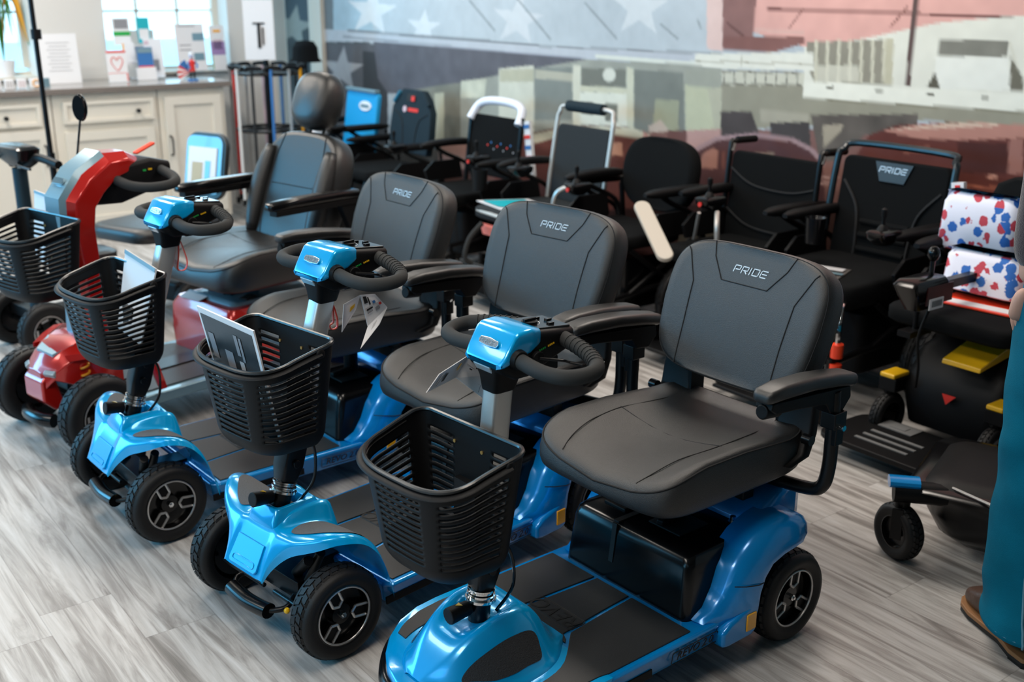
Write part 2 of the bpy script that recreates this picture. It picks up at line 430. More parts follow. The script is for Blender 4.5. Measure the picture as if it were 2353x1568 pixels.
def basket(par, X=.77, Zt=.672, Zf=.618, Zb=.432, yaw=0, piv=(.74, 0), wb=.162, depth=.205):
    """open slotted basket: back wall straight, front rounded"""
    def plan(s, w, d, x0, r):
        # s in 0..1 starting mid back, going left (+y)
        pts = []
        P = [(0, 0), (0, w - r)] + [(r - r * math.cos(t), w - r + r * math.sin(t)) for t in (.3, .8, 1.2)] + [(r, w), (d * .55, w * .95)]
        fr = [(d * .55 + (d * .45) * math.sin(t) ** .75, w * .95 * math.cos(t) ** .62 if math.cos(t) > 0 else 0) for t in [PI / 2 * k / 12 for k in range(1, 13)]]
        half = P + fr
        full = half + [(x, -y) for x, y in half[::-1][1:]]
        L = [0]
        for a, b in zip(full, full[1:]): L.append(L[-1] + math.hypot(b[0] - a[0], b[1] - a[1]))
        t = s * L[-1]
        for i in range(len(full) - 1):
            if t <= L[i + 1] + 1e-9:
                f = (t - L[i]) / max(1e-9, L[i + 1] - L[i]); return (x0 + full[i][0] * (1 - f) + full[i + 1][0] * f, full[i][1] * (1 - f) + full[i + 1][1] * f)
    def top(s):
        x, y = plan(s, wb, depth, X, .03); u = (x - X) / depth; return Vector((x, y, Zt + (Zf - Zt) * u ** 1.2))
    def bot(s):
        x, y = plan(s, wb * .78, depth * .80, X + .012, .03); return Vector((x, y, Zb + .004))
    R = Matrix.Translation((piv[0], piv[1], 0)) @ Matrix.Rotation(yaw + .06, 4, 'Z') @ Matrix.Translation((-piv[0], -piv[1], 0))
    NS, NV = 120, 60
    def fn(u, v): 
        v = max(0, min(1, v)); a, b = top(u), bot(u); p = a.lerp(b, v)
        c = (bot(u) - Vector((X + depth * .4, 0, Zb))); c.z = 0
        p -= c * (.10 * max(0, (v - .85) / .15) ** 2); return p
    zones = []
    # slot zones along the outline (back-left, side, front side, front, ...)
    for a, b in ((.070, .150), (.212, .372), (.428, .572)):
        zones.append((a, b))
        if b < .5: zones.append((1 - b, 1 - a))
    def skip(i, j):
        s = (i + .5) / NS; v = (j + .5) / NV
        if not (8 <= j < 52) or (j - 8) % 4 > 1: return False
        return any(a < s < b for a, b in zones)
    mb = MB().grid(lambda u, v: tuple(fn(u, v)), NS, NV, skip)
    n0 = NS
    ring = [tuple(fn(k / NS, 1)) for k in range(NS)]
    mb.add(ring, [tuple(range(NS))])
    b = obj('basket', mb, 'plastic', par, solid=.004, off=0, xf=R, ang=40)
    rim = MB().tube([tuple(top(k / NS) + Vector((0, 0, .001))) for k in range(NS)], .0052, 8, closed=True)
    fr = [k / 60 for k in range(15, 46)]
    rm = obj('basket_rim', rim, 'rimb', b, xf=R)
    hd = []
    for s in [.215 + k * (1 - .43) / 40 for k in range(41)]:
        p = top(s); c = Vector((X + depth * .4, 0, p.z)); d = (p - c).normalized(); hd.append((p + d * .006 + Vector((0, 0, -.008))))
    H = MB().tube(hd, .011, 8, flat=.35)
    obj('basket_handle', H, 'plastic', b, xf=R)
    pv = MB()
    for q in (hd[0], hd[-1]): pv.ball(tuple(q), .012, 12, (1, .5, 1))
    for (yy, zz) in ((-.045, .05), (.035, .05), (-.03, .165), (.02, .165)):
        pass
    obj('handle_pivot', pv, 'plastic', b, xf=R)
    sc = MB()
    for (yy, zz) in ((-.055, .045), (.03, .045), (-.03, .15)):
        v_ = zz / (Zt - Zb); p = top(0).lerp(bot(0), v_); sc.cyl((p.x + .001, yy, p.z), (p.x + .004, yy, p.z), .004, 10)
    obj('basket_screw', sc, 'gold', b, xf=R)
    return b

def head(par, o, yaw=0, cap='cyan', s=1.0, wide=1.0):
    """steering head; o = top of the column"""
    xf = Matrix.Translation(o) @ Matrix.Rotation(yaw, 4, 'Z') @ Matrix.Scale(s, 4)
    B = MB()
    st = [  # x, half width, z bottom, z top
        (-.165, .044, .072, .098), (-.158, .052, .062, .103), (-.11, .056, .048, .108), (-.06, .058, .030, .114), (-.035, .060, .022, .117),
        (.0, .060, .022, .112), (.025, .056, .035, .075), (.038, .046, .045, .062)]
    B.loft([[(x, p, q) for p, q in rrect(2 * w, zt - zb, min(.012, (zt - zb) * .4), 4, 0, (zt + zb) / 2)] for x, w, zb, zt in st])
    hd = obj('steering_head', B, 'plastic', par, xf=xf, ang=60)
    C = MB().loft([[(x, p, q) for p, q in rrect(2 * w, zt - zb, .008, 4, 0, (zt + zb) / 2)] for x, w, zb, zt in [
        (-.075, .045, .102, .112), (-.062, .058, .085, .119), (-.035, .063, .074, .124), (-.004, .0635, .066, .122), (.006, .0635, .062, .116), (.030, .062, .054, .078), (.040, .058, .052, .064), (.043, .046, .053, .059)]])
    obj('head_cover', C, cap, hd, xf=xf, ang=70)
    nk = MB().loft([[(x + cx, y, z) for x, y in rrect(w, d, .012, 4)] for z, w, d, cx in ((-.012, .056, .052, 0), (.02, .068, .064, -.004), (.055, .10, .09, -.012))])
    nk.box((-.085, 0, .030), (.09, .075, .03)); nk.cyl((-.05, -.07, .06), (-.05, .07, .06), .016, 14)
    nk.tube([(.0, -.075, .068), (.0, -.045, .068), (.0, .045, .068), (.0, .075, .068)], [.019, .026, .026, .019], 16)
    obj('head_underside', nk, 'plastic', hd, xf=xf, bevel=.003)
    ln = MB().box((.031, -.005, .042), (.012, .055, .022), rot=(0, .55, 0)); obj('headlamp', ln, 'lens', hd, xf=xf, bevel=.003)
    # badge on the sloping face
    up = Vector((-.034, 0, .058)).normalized()
    f = frame((.0235, 0, .094), (0, 1, 0), up)
    bp = [(-.032, -.007), (-.036, 0), (-.032, .007), (0, .0095), (.032, .007), (.036, 0), (.032, -.007), (0, -.0095)]
    bg = MB().ext([(a * .86, b_) for a, b_ in bp], 0, .003, 'xy'); bd = obj('badge', bg, 'chrome', hd, xf=xf @ f, bevel=.001)
    ip = MB().ext([(a * .80, b_ * .8) for a, b_ in bp], .0028, .0034, 'xy'); obj('badge_inlay', ip, 'greyi', hd, xf=xf @ f)
    obj('badge_lettering', pride(.0082, .16, .0012), 'chrome', hd, xf=xf @ f @ Matrix.Translation((0, 0, .0034)))
    # grips: one closed D each side
    for sg in (-1, 1):
        pts = [(.0, .060, .068), (.004, .11, .064), (.002, .150, .062), (-.012, .188, .062), (-.045, .207, .064), (-.080, .203, .068), (-.108, .165, .073), (-.124, .11, .079), (-.132, .05, .084)]
        g = MB().tube(smooth([(x, sg * y * wide, z) for x, y, z in pts], 7), .0158, 14)
        gr = obj('hand_grip', g, 'foam', hd, xf=xf)
        rb = MB(); sp = smooth([(x, sg * y * wide, z) for x, y, z in pts[5:]], 8)
        for k in range(4, len(sp) - 3, 2):
            rb.tube([sp[k], sp[k] + (sp[k + 1] - sp[k]) * .5], .0172, 14)
        obj('grip_rib', rb, 'foam', gr, xf=xf)
    # console top: dial, switches, side marks
    tilt = .10
    cn = MB().box((-.108, 0, .109), (.095, .088, .006), rot=(0, -.10, 0)); obj('console_plate', cn, 'gloss', hd, xf=xf, bevel=.002)
    dl = MB().cyl((-.082, .0, .112), (-.082, .0, .119), .017, 24); dl.box((-.082, .0, .121), (.03, .006, .006)); obj('speed_dial', dl, 'plastic', hd, xf=xf)
    rg = MB().tube([(-.082 + .021 * math.cos(t * PI / 16), .021 * math.sin(t * PI / 16), .1138) for t in range(32)], .0007, 5, closed=True); obj('dial_ring', rg, 'logo', hd, xf=xf)
    for (x, y) in ((-.118, -.022), (-.132, .0), (-.118, .024)):
        obj('switch', MB().box((x, y, .1125), (.014, .01, .006)), 'gloss', hd, xf=xf, bevel=.001)
    mk = MB(); mk2 = MB()
    for k in range(4):
        mk.box((-.060 - k * .0045, .0585 , .074 + k * .0012), (.0026, .0012, .0034)); mk2.box((-.084 - k * .0045, .0575, .079 + k * .0011), (.003, .0014, .0036))
    mk.v = [(a, b_ + .0008, c_) for a, b_, c_ in mk.v]; mk2.v = [(a, b_ + .0008, c_) for a, b_, c_ in mk2.v]
    obj('green_arrows', mk, 'green', hd, xf=xf, label='green arrow marks'); obj('yellow_arrows', mk2, 'yellow', hd, xf=xf, label='yellow arrow marks')
    lv = MB().tube(smooth([(-.05, .07, .062), (-.085, .10, .058), (-.105, .10, .050), (-.118, .125, .048)], 4), .003, 8); obj('throttle_lever', lv, 'metalb', hd, xf=xf)
    return hd

def interp_rows(rows, x):
    rows = sorted(rows, key=lambda r: r[0])
    return rows

def crease(o, idx, val=.75):
    me = o.data; at_ = me.attributes.new('crease_edge', 'FLOAT', 'EDGE')
    for e in me.edges:
        a, b = me.vertices[e.vertices[0]].co, me.vertices[e.vertices[1]].co
        if abs(a.x - b.x) < 1e-6: continue
        k = [(round(abs(v.y), 4)) for v in (a, b)]
        if all(q in idx for q in k): at_.data[e.index].value = val
def hood_mesh(rows):
    rings = []
    for x, half in rows:
        r = [(x + (q[2] if len(q) > 2 else 0), q[0], q[1]) for q in half]
        rings.append([(a, -b, c) for a, b, c in r[::-1]] + r[(1 if r[0][1] == 0 else 0):])
    return MB().loft(rings, False, close=False)

def mat_panels(par, x0, x1, zt, curve):
    """three rubber mats on the deck; curve(y-line index, x) gives the dividing line"""
    mats = []
    for i in range(3):
        def edge(side, x):
            return curve(i, x) + .005 if side == 0 else curve(i + 1, x) - .005
        xa, xb = x0, x1(i)
        poly = []
        n = 24
        for k in range(n + 1):
            x = xa + (xb - xa) * k / n; poly.append((x, edge(0, x)))
        for k in range(n, -1, -1):
            x = xa + (xb - xa) * k / n; poly.append((x, edge(1, x)))
        mats.append(obj('floor_mat', MB().ext(poly, zt - .001, zt + .0035, 'xy'), 'matg', par, bevel=.0015))
    return mats

def deck(par, x1, W=.252, z=.138, nose=False):
    D = MB()
    prof = [(.10, W - .03), (.27, W), (x1 - .02, W), (x1, W - .02)]
    rings = []
    for zz, ins in ((.075, .018), (.095, .008), (.118, .004), (z - .006, 0), (z, .006)):
        pts = [(x - (ins if x > x1 - .03 else 0), y - ins) for x, y in prof]
        rings.append([(x, y, zz) for x, y in pts] + [(x, -y, zz) for x, y in pts[::-1]])
    D.loft(rings)
    dk = obj('deck', D, 'blue', par, bevel=.003)
    def foot(x): return float(np.interp(x, HOODX, HOODW)) + .022 if x > .57 else 0
    def apr(x): return float(np.interp(x, APX, APW)) - .016
    def curve(i, x):
        if nose and i in (1, 2) and x > .57: return (-1 if i == 1 else 1) * max(foot(x), abs(base_curve(i, x)))
        if nose and x > .6: return (-1 if i == 0 else 1) * apr(x)
        return base_curve(i, x)
    def base_curve(i, x):
        t = (x - .36) / .4
        return [-W + .012, -.088 - .022 * t + .012, .046 + .030 * t + .018 * t * t, W - .012][i]
    ms = mat_panels(dk, .335, (lambda i: .585 if i == 1 else .85) if nose else (lambda i: x1 - .03), z, curve)
    if nose:
        A = [(x, w) for x, w in zip(APX, APW)]
        ring = [(x, w) for x, w in A] + [(x, -w) for x, w in A[::-1]]
        obj('front_apron', MB().loft([[(x - o, y * (1 - o), zz) for x, y in ring] for zz, o in ((.085, .02), (.118, .0), (.133, .0), (.139, .006))]), 'cyan', dk, ang=50)
    # raised outlined logo on the middle mat
    T = textmesh('REVO', .060, .0008, .25)
    xf = frame((.52 if nose else .565, -.012, z + .0036), (0, -1, 0), (1, 0, 0))
    E = textmesh('REVO', .060, .0006, .25)
    obj('floor_logo', T, 'engr', dk, xf=xf)
    # the letters read as outlines: a smaller inset on top of them
    fr = MB(); 
    P = rrect(.150, .052, .010, 3)
    for s_, r_ in ((1, .0010), (.94, .0007)):
        fr.tube([(a * (1 if s_ == 1 else .965), b * (1 if s_ == 1 else .88), 0) for a, b in P], r_, 5, closed=True)
    obj('logo_frame', fr, 'engr', dk, xf=xf)
    for sg in (1, -1): obj('side_insert', MB().box((.62, sg * (W - .006), .096), (.30, .006, .020), rot=(sg * .10, 0, 0)), 'plastic', dk, bevel=.002)
    T2 = textmesh('REVO 2.0', .030, .0006, .2)
    xf2 = frame((.335, W - .0015, .106), (-1, 0, 0), (0, .12, 1))
    obj('side_lettering', T2, 'engr', dk, xf=xf2)
    f2 = MB(); f2.tube([(a, b, 0) for a, b in rrect(.15, .031, .004, 2)], .0011, 5, closed=True)
    obj('side_logo_frame', f2, 'engr', dk, xf=xf2)
    return dk

def rear_body(par, m='blue'):
    body = MB()
    rings = []
    for x, w, zb, zt in ((-.115, .15, .25, .335), (-.108, .180, .23, .362), (-.08, .190, .22, .376), (-.02, .194, .22, .370), (.045, .196, .22, .340), (.075, .196, .22, .305)):
        rings.append([(x, p, q) for p, q in rrect(2 * w, zt - zb, .02, 4, 0, (zt + zb) / 2)])
    body.loft(rings)
    rb = obj('rear_shroud', body, m, par, ang=60)
    for sg in (-1, 1):
        F = MB(); rings = []
        # sweep of the wing from the deck up and over the wheel: (x,z) outer/front line and inner/arch line
        fr = [(.300, .142), (.262, .160), (.232, .200), (.212, .245), (.183, .282), (.143, .312), (.085, .331), (.03, .338), (-.015, .332), (-.044, .316), (-.056, .298)]
        ar = [(.150, .080), (.146, .100), (.142, .140), (.137, .180), (.120, .215), (.095, .242), (.055, .256), (.018, .262), (-.010, .266), (-.030, .274), (-.042, .288)]
        yo = [.252, .262, .268, .268, .266, .266, .268, .270, .270, .262, .25]
        for (a, b, y) in zip(fr, ar, yo):
            A = Vector((a[0], 0, a[1])); B = Vector((b[0], 0, b[1])); d = (B - A)
            prof = [(0, .165), (0, y - .035), (.06, y - .018), (.35, y - .002), (.85, y + .006), (1.0, y + .004), (.99, y - .012), (.8, y - .02), (.8, .165)]
            rings.append([tuple(A + d * t + Vector((0, sg * yy, 0))) for t, yy in prof])
        F.loft(rings)
        f = obj('rear_fender', F, m, par, ang=50)
        # foot of the fender with amber reflector
        ft = MB().ext([(.262, .080), (.262, .118), (.235, .135), (.19, .15), (.15, .165), (.137, .15), (.140, .085), (.16, .076), (.24, .076)], sg * .235, sg * .272)
        obj('fender_foot', ft, m, f, bevel=.010, seg=3)
        rf = MB().box((.166, sg * .273, .118), (.034, .006, .044)); obj('reflector', rf, 'amber', f, bevel=.004)
        sl = MB(); 
        sl.tube([(.222, sg * .262, .224), (.19, sg * .270, .216), (.150, sg * .275, .208), (.128, sg * .272, .205)], .0014, 5); obj('panel_gap', sl, 'engr', f)
    hs = MB().box((-.066, .085, .3735), (.030, .15, .012)); obj('handle_recess', hs, 'engr', rb, bevel=.006)
    st = MB().ext([(.02, -.02), (.02, .05), (-.045, .015)], .353, .3560, 'xy')
    rd = obj('warning_sticker', MB().box((.0, .055, .3715), (.055, .065, .0012), rot=(0, .2, .3)), 'orange', rb, label='red warning sticker')
    return rb

def battery_box(par):
    B = MB(); rings = []
    for z, x1_, w in ((.130, .322, .205), (.20, .314, .200), (.262, .305, .196), (.284, .298, .190), (.293, .286, .180)):
        c = (x1_ + .035) / 2; rings.append([(x, y, z) for x, y in rrect(x1_ - .035, 2 * w, .022, 5, c, 0)])
    B.loft(rings)
    b = obj('battery_box', B, 'gloss', par, ang=60)
    g = MB()
    g.box((.22, -.045, .294), (.16, .016, .004)); g.box((.309, -.045, .24), (.004, .014, .10), rot=(0, -.12, 0))
    g.box((.19, .055, .294), (.10, .10, .005)); obj('strap_groove', g, 'engr', b)
    obj('latch', MB().box((.235, -.10, .297), (.035, .075, .012)), 'plastic', b, bevel=.004); obj('carry_handle', MB().box((.19, .03, .302), (.10, .022, .016), rot=(0, 0, .2)), 'plastic', b, bevel=.005)
    k = MB().cyl((.088, .138, .290), (.088, .138, .299), .012, 16); k.cyl((.088, .138, .299), (.088, .138, .312), .007, 12); obj('charger_knob', k, 'chrome', b)
    return b

def seat_group(par, arms=(.292, -.318)):
    p = MB().cyl((.14, 0, .28), (.14, 0, .40), .024, 20); p.box((.15, 0, .405), (.22, .20, .028)); p.box((.05, 0, .37), (.04, .3, .04))
    obj('seat_post', p, 'metalb', par, bevel=.003)
    seat_pad(par)
    slow_back(par)
    for sg in (-1, 1):
        H = MB()
        y = sg * .19
        rings = []
        for (x, z, hw, th) in ((.02, .455, .05, .03), (-.035, .47, .055, .03), (-.062, .52, .052, .03), (-.068, .57, .05, .03), (-.075, .62, .045, .028), (-.09, .68, .04, .02)):
            rings.append([(x + q, y + p, z + q * .3) for p, q in rrect(2 * hw, th, .010, 3)])
        H.loft(rings); H.box((-.075, y - sg * .048, .555), (.05, .012, .12))
        h = obj('back_hinge', H, 'plastic', par, ang=50)
        obj('hinge_knob', MB().cyl((-.03, y + sg * .045, .515), (-.03, y + sg * .068, .515), .013, 14), 'gloss', h)
    for y in arms: armrest(par, 1 if y > 0 else -1, y)

def column(par, base, topp, yaw=0):
    b, t = Vector(base), Vector(topp); d = (t - b).normalized(); L = (t - b).length
    s = d.cross(Vector((0, 1, 0))).normalized()
    def at_(f, w, dd, r): 
        c = b + d * L * f; fx = Vector((0, 1, 0)).cross(d).normalized()
        return [tuple(c + fx * x + Vector((0, y, 0))) for x, y in rrect(w, dd, r, 3)]
    U = MB().loft([at_(.50, .050, .046, .009), at_(1.02, .050, .046, .009)])
    col = obj('steering_column', U, 'alu', par, ang=50, label='silver aluminium column')
    Lw = MB().loft([at_(.06, .046, .046, .01), at_(.14, .058, .056, .008), at_(.52, .060, .056, .008)])
    fx = Vector((0, 1, 0)).cross(d).normalized()
    for f in (.16, .26):
        c = b + d * L * f; Lw.cyl(tuple(c + Vector((0, -.036, 0))), tuple(c + Vector((0, .036, 0))), .010, 14)
    Lw.cyl(tuple(b - d * .06), tuple(b + d * .03), .024, 18)
    c = b + d * L * .4
    Lw.box(tuple(c + fx * .03), (.05, .07, .12))
    obj('lower_column', Lw, 'metalb', col, bevel=.002)
    rg = MB()
    for k, (r, h) in enumerate(((.034, .006), (.028, .004), (.031, .004), (.027, .004), (.030, .004))):
        z = k * .006; rg.cyl(tuple(b + d * z), tuple(b + d * (z + h)), r, 24)
    obj('collar_nut', rg, 'chrome', col)
    kb = MB().cyl(tuple(b + fx * .03 - d * .012), tuple(b + fx * .085 - d * .02), .016, 14, .019)
    k_ = obj('lock_knob', kb, 'plastic', col, bevel=.003)
    tri = MB().ext([(-.007, -.006), (.007, -.006), (0, .007)], 0, .001, 'xy')
    obj('warning_triangle', tri, 'yellow', k_, xf=frame(b + fx * .06 - d * .0165 + d * .0185, (0, 1, 0), fx) )
    cb = MB().tube(smooth([b + d * .16 + Vector((0, .035, 0)), b + d * .12 - fx * .03 + Vector((0, .05, 0)), b + d * .04 - fx * .05 + Vector((0, .045, 0)), b - d * .03 - fx * .035 + Vector((0, .015, 0))], 8), .0038, 8)
    obj('cable', cb, 'gloss', col)
    return col

ROW4 = [
    (1.012, [(0, .178), (.03, .178), (.055, .178), (.074, .180), (.078, .180), (.081, .178), (.083, .170)]),
    (.992, [(0, .222), (.03, .222), (.055, .222), (.074, .228), (.079, .228), (.084, .222), (.086, .200)]),
    (.962, [(0, .276), (.03, .276), (.053, .276), (.073, .281), (.090, .279), (.122, .274), (.126, .245)]),
    (.950, [(0, .286), (.03, .286), (.052, .287), (.072, .288), (.112, .286), (.158, .284), (.163, .258)]),
    (.925, [(0, .293), (.028, .293), (.052, .300), (.070, .286), (.130, .292), (.205, .302), (.211, .278)]),
    (.905, [(0, .272), (.026, .272), (.050, .312), (.070, .284), (.135, .296), (.222, .309), (.230, .290)]),
    (.880, [(0, .262), (.028, .262), (.052, .318), (.073, .282), (.140, .298), (.246, .314), (.256, .296)]),
    (.840, [(0, .262), (.030, .262), (.056, .324), (.080, .276), (.145, .293), (.252, .304), (.264, .286)]),
    (.805, [(0, .300), (.030, .305), (.060, .322), (.088, .262), (.150, .270), (.253, .270), (.266, .250)]),
    (.782, [(0, .308), (.030, .308), (.060, .306), (.090, .225), (.152, .232), (.253, .224), (.266, .205)]),
    (.765, [(0, .200), (.030, .200), (.062, .19), (.092, .172), (.154, .175), (.252, .165), (.264, .145)]),
    (.752, [(0, .140), (.030, .140), (.062, .140), (.092, .140), (.154, .140), (.250, .140), (.258, .085)]),
]
HOODX = [.57, .60, .628, .652, .685, .72, .76, .80, .84, .875, .905, .925]
HOODW = [.060, .088, .112, .126, .137, .142, .143, .138, .125, .104, .074, .030]
APX = [.60, .70, .76, .82, .87, .91, .94, .955]
APW = [.252, .250, .243, .220, .182, .136, .085, .030]
ROW3 = []
for k, (x, w) in enumerate(zip(HOODX, HOODW)):
    zt = [.143, .158, .195, .240, .266, .272, .270, .258, .232, .200, .168, .147][k]
    zc = [.143, .158, .195, .240, .264, .232, .226, .226, .232, .200, .168, .147][k]
    tw = min(w * .62, [.04, .055, .068, .076, .080, .080, .077, .073, .069, .064, .050, .020][k]); pw = min(.045, tw * .6)
    ROW3.append((x, [(0, zc), (pw * .75, zc), (pw + .012 if tw > .06 else pw, zt), (tw, zt - .008 if zt > .15 else zt), (w * .985, .152 if zt > .155 else zt - .001), (w + .008, .143), (w + .012, .132)]))
def drape(par, hood, poly, m, name, lift=.0022, res=26):
    """patch following the hood surface inside a plan polygon"""
    dg = bpy.context.evaluated_depsgraph_get(); ev = hood.evaluated_get(dg); me = ev.to_mesh()
    bv = BVHTree.FromPolygons([tuple(v.co) for v in me.vertices], [tuple(p.vertices) for p in me.polygons]); ev.to_mesh_clear()
    P = smooth([(a, b, 0) for a, b in poly], 6, True); c = sum(P, Vector()) / len(P)
    rings = []
    for k in range(1, 9):
        f = k / 8; r = []
        for p in P:
            q = c + (p - c) * f; h = bv.ray_cast(Vector((q.x, q.y, 1)), Vector((0, 0, -1)))[0]
            r.append((q.x, q.y, (h.z if h else .15) + lift))
        rings.append(r)
    mb = MB().loft(rings, False); mb.add(rings[0], [tuple(range(len(P)))])
    return obj(name, mb, m, par, ang=80)

def blue_scooter(name, label, pos, yaw, kind, group, steer=0):
    t = thing(name, label, 'mobility scooter', (*pos, 0), yaw, group)
    for sg in (-1, 1): wheel(t, (0, sg * .238, .115), side=sg, rot=.4)
    ax = MB().cyl((0, -.22, .115), (0, .22, .115), .014); ax.box((.1, 0, .14), (.34, .16, .09)); obj('drive_unit', ax, 'plastic', t)
    rear_body(t); battery_box(t); seat_group(t)
    if kind == 4:
        deck(t, .77)
        hd = obj('front_hood', hood_mesh(ROW4), 'cyan', t, sub=2, ang=180, solid=0)
        crease(hd, {round(r[1][i][0], 4) for r in ROW4 for i in (2, 3, 5)}, .95)
        sr = MB().loft([[(x, y, z) for x, y in rrect(w, d, .012, 4, cx, 0)] for z, w, d, cx in ((.270, .150, .118, .880), (.300, .140, .108, .880), (.322, .118, .092, .876), (.326, .112, .086, .876), (.324, .088, .062, .878), (.285, .074, .050, .878), (.284, .02, .02, .878))])
        obj('column_surround', sr, 'cyan', hd, bevel=.003, ang=50)
        nf = frame((1.0035, 0, .205), (0, 1, 0), Vector((-.042, 0, .075)).normalized())
        obj('nose_panel', MB().ext([(-.058, -.012), (-.052, -.020), (.052, -.020), (.058, -.012), (.054, .052), (-.054, .052)], -.004, .0025, 'xy'), 'cyan', hd, xf=nf, bevel=.002)
        obj('nose_slot', MB().tube([(a, b, .003) for a, b in rrect(.088, .014, .006, 3, 0, -.004)], .0016, 6, closed=True), 'cyan', hd, xf=nf)
        for sg in (-1, 1):
            wheel(t, (.90, sg * .222, .115), side=sg, steer=steer, rot=.9)
            drape(hd, hd, [(a, sg * b) for a, b in [(.935, .105), (.905, .085), (.865, .078), (.825, .090), (.800, .140), (.800, .215), (.825, .232), (.865, .222), (.900, .180), (.925, .140)]], 'gripg', 'grip_pad')
        pk = MB().box((.878, 0, .294), (.05, .042, .02)); obj('pocket_shade', pk, 'engr', hd)  # black block stands for the shade inside the pocket around the column
        fx = MB().cyl((.90, -.2, .115), (.90, .2, .115), .010); fx.box((.90, 0, .13), (.06, .22, .05)); fx.box((.80, 0, .12), (.20, .07, .05))
        for sg in (-1, 1):
            fx.tube([(.94, sg * .02, .10), (.955, sg * .19, .115)], .006); fx.tube([(.90, sg * .06, .15), (.93, sg * .16, .235)], .013)
            fx.cyl((.90, sg * .10, .13), (.90, sg * .17, .25), .012)
        obj('front_axle', fx, 'metalb', t, bevel=.002)
        bm_ = MB().tube(smooth([(.996, -.080, .094), (1.000, -.04, .092), (1.002, 0, .091), (1.0, .04, .092), (.996, .080, .094)], 4), .021, 14, flat=.9)
        bp = obj('front_bumper', bm_, 'gloss', t)
        for sg in (-1, 1): br = MB().tube(smooth([(.995, sg * .07, .09), (.965, sg * .105, .10), (.93, sg * .09, .11), (.90, sg * .08, .12)], 4), .007); obj('bumper_bracket', br, 'metalb', bp)
        yl = MB().ball((.968, .115, .098), .008, 10); obj('bumper_cap', yl, 'yellow', bp)
        base, top = (.884, 0, .345), (.738, 0, .812)
        bk = dict(X=.822, Zt=.752, Zf=.705, Zb=.492, wb=.163)
    else:
        deck(t, .70, nose=True)
        hd = obj('front_hood', hood_mesh(ROW3), 'cyan', t, sub=2, ang=180)
        crease(hd, {round(r[1][i][0], 4) for r in ROW3 for i in (3, 4)}, .6)
        wheel(t, (.80, 0, .095), R=.095, side=1, rot=.2)
        for sg in (-1, 1):
            drape(hd, hd, [(a, sg * b) for a, b in [(.688, .102), (.682, .116), (.690, .130), (.730, .134), (.775, .134), (.820, .124), (.862, .100), (.872, .090), (.855, .088), (.800, .096), (.740, .100)]], 'grip', 'grip_pad')
        pk = MB().box((.745, 0, .212), (.07, .055, .02)); obj('pocket_shade', pk, 'engr', hd)  # dark of the column hole, laid in as a black block
        bm_ = MB().tube(smooth([(.70, -.246, .100), (.76, -.238, .100), (.82, -.214, .100), (.87, -.176, .100), (.91, -.130, .100), (.94, -.08, .100), (.955, 0, .100), (.94, .08, .100), (.91, .130, .100), (.87, .176, .100), (.82, .214, .100), (.76, .238, .100), (.70, .246, .100)], 4), .019, 14)
        obj('front_bumper', bm_, 'gloss', t)
        base, top = (.752, 0, .272), (.703, 0, .752)
        bk = dict(X=.768, Zt=.672, Zf=.622, Zb=.408, wb=.163)
    c = column(t, base, top)
    head(t, top, yaw=steer)
    basket(t, yaw=steer, piv=(base[0], 0), **bk)
    arm = MB().box(((base[0] + top[0]) / 2 + .035, 0, bk['Zb'] + .10), (.06, .07, .10)); obj('basket_bracket', arm, 'metalb', t)
    return t

SCA = blue_scooter('mobility_scooter', 'nearest blue mobility scooter with empty black basket and three-wheel rounded nose', (1.972, 1.756), math.radians(-177.5), 3, 'blue mobility scooters in a row')
SCB = blue_scooter('mobility_scooter', 'blue four-wheel mobility scooter with a magazine in its basket, next behind the nearest one', (1.926, 2.449), math.radians(-171.5), 4, 'blue mobility scooters in a row', -.035)
SCC = blue_scooter('mobility_scooter', 'blue four-wheel mobility scooter between the red scooter and the one with a magazine', (1.848, 3.165), math.radians(-177.4), 4, 'blue mobility scooters in a row', .06)
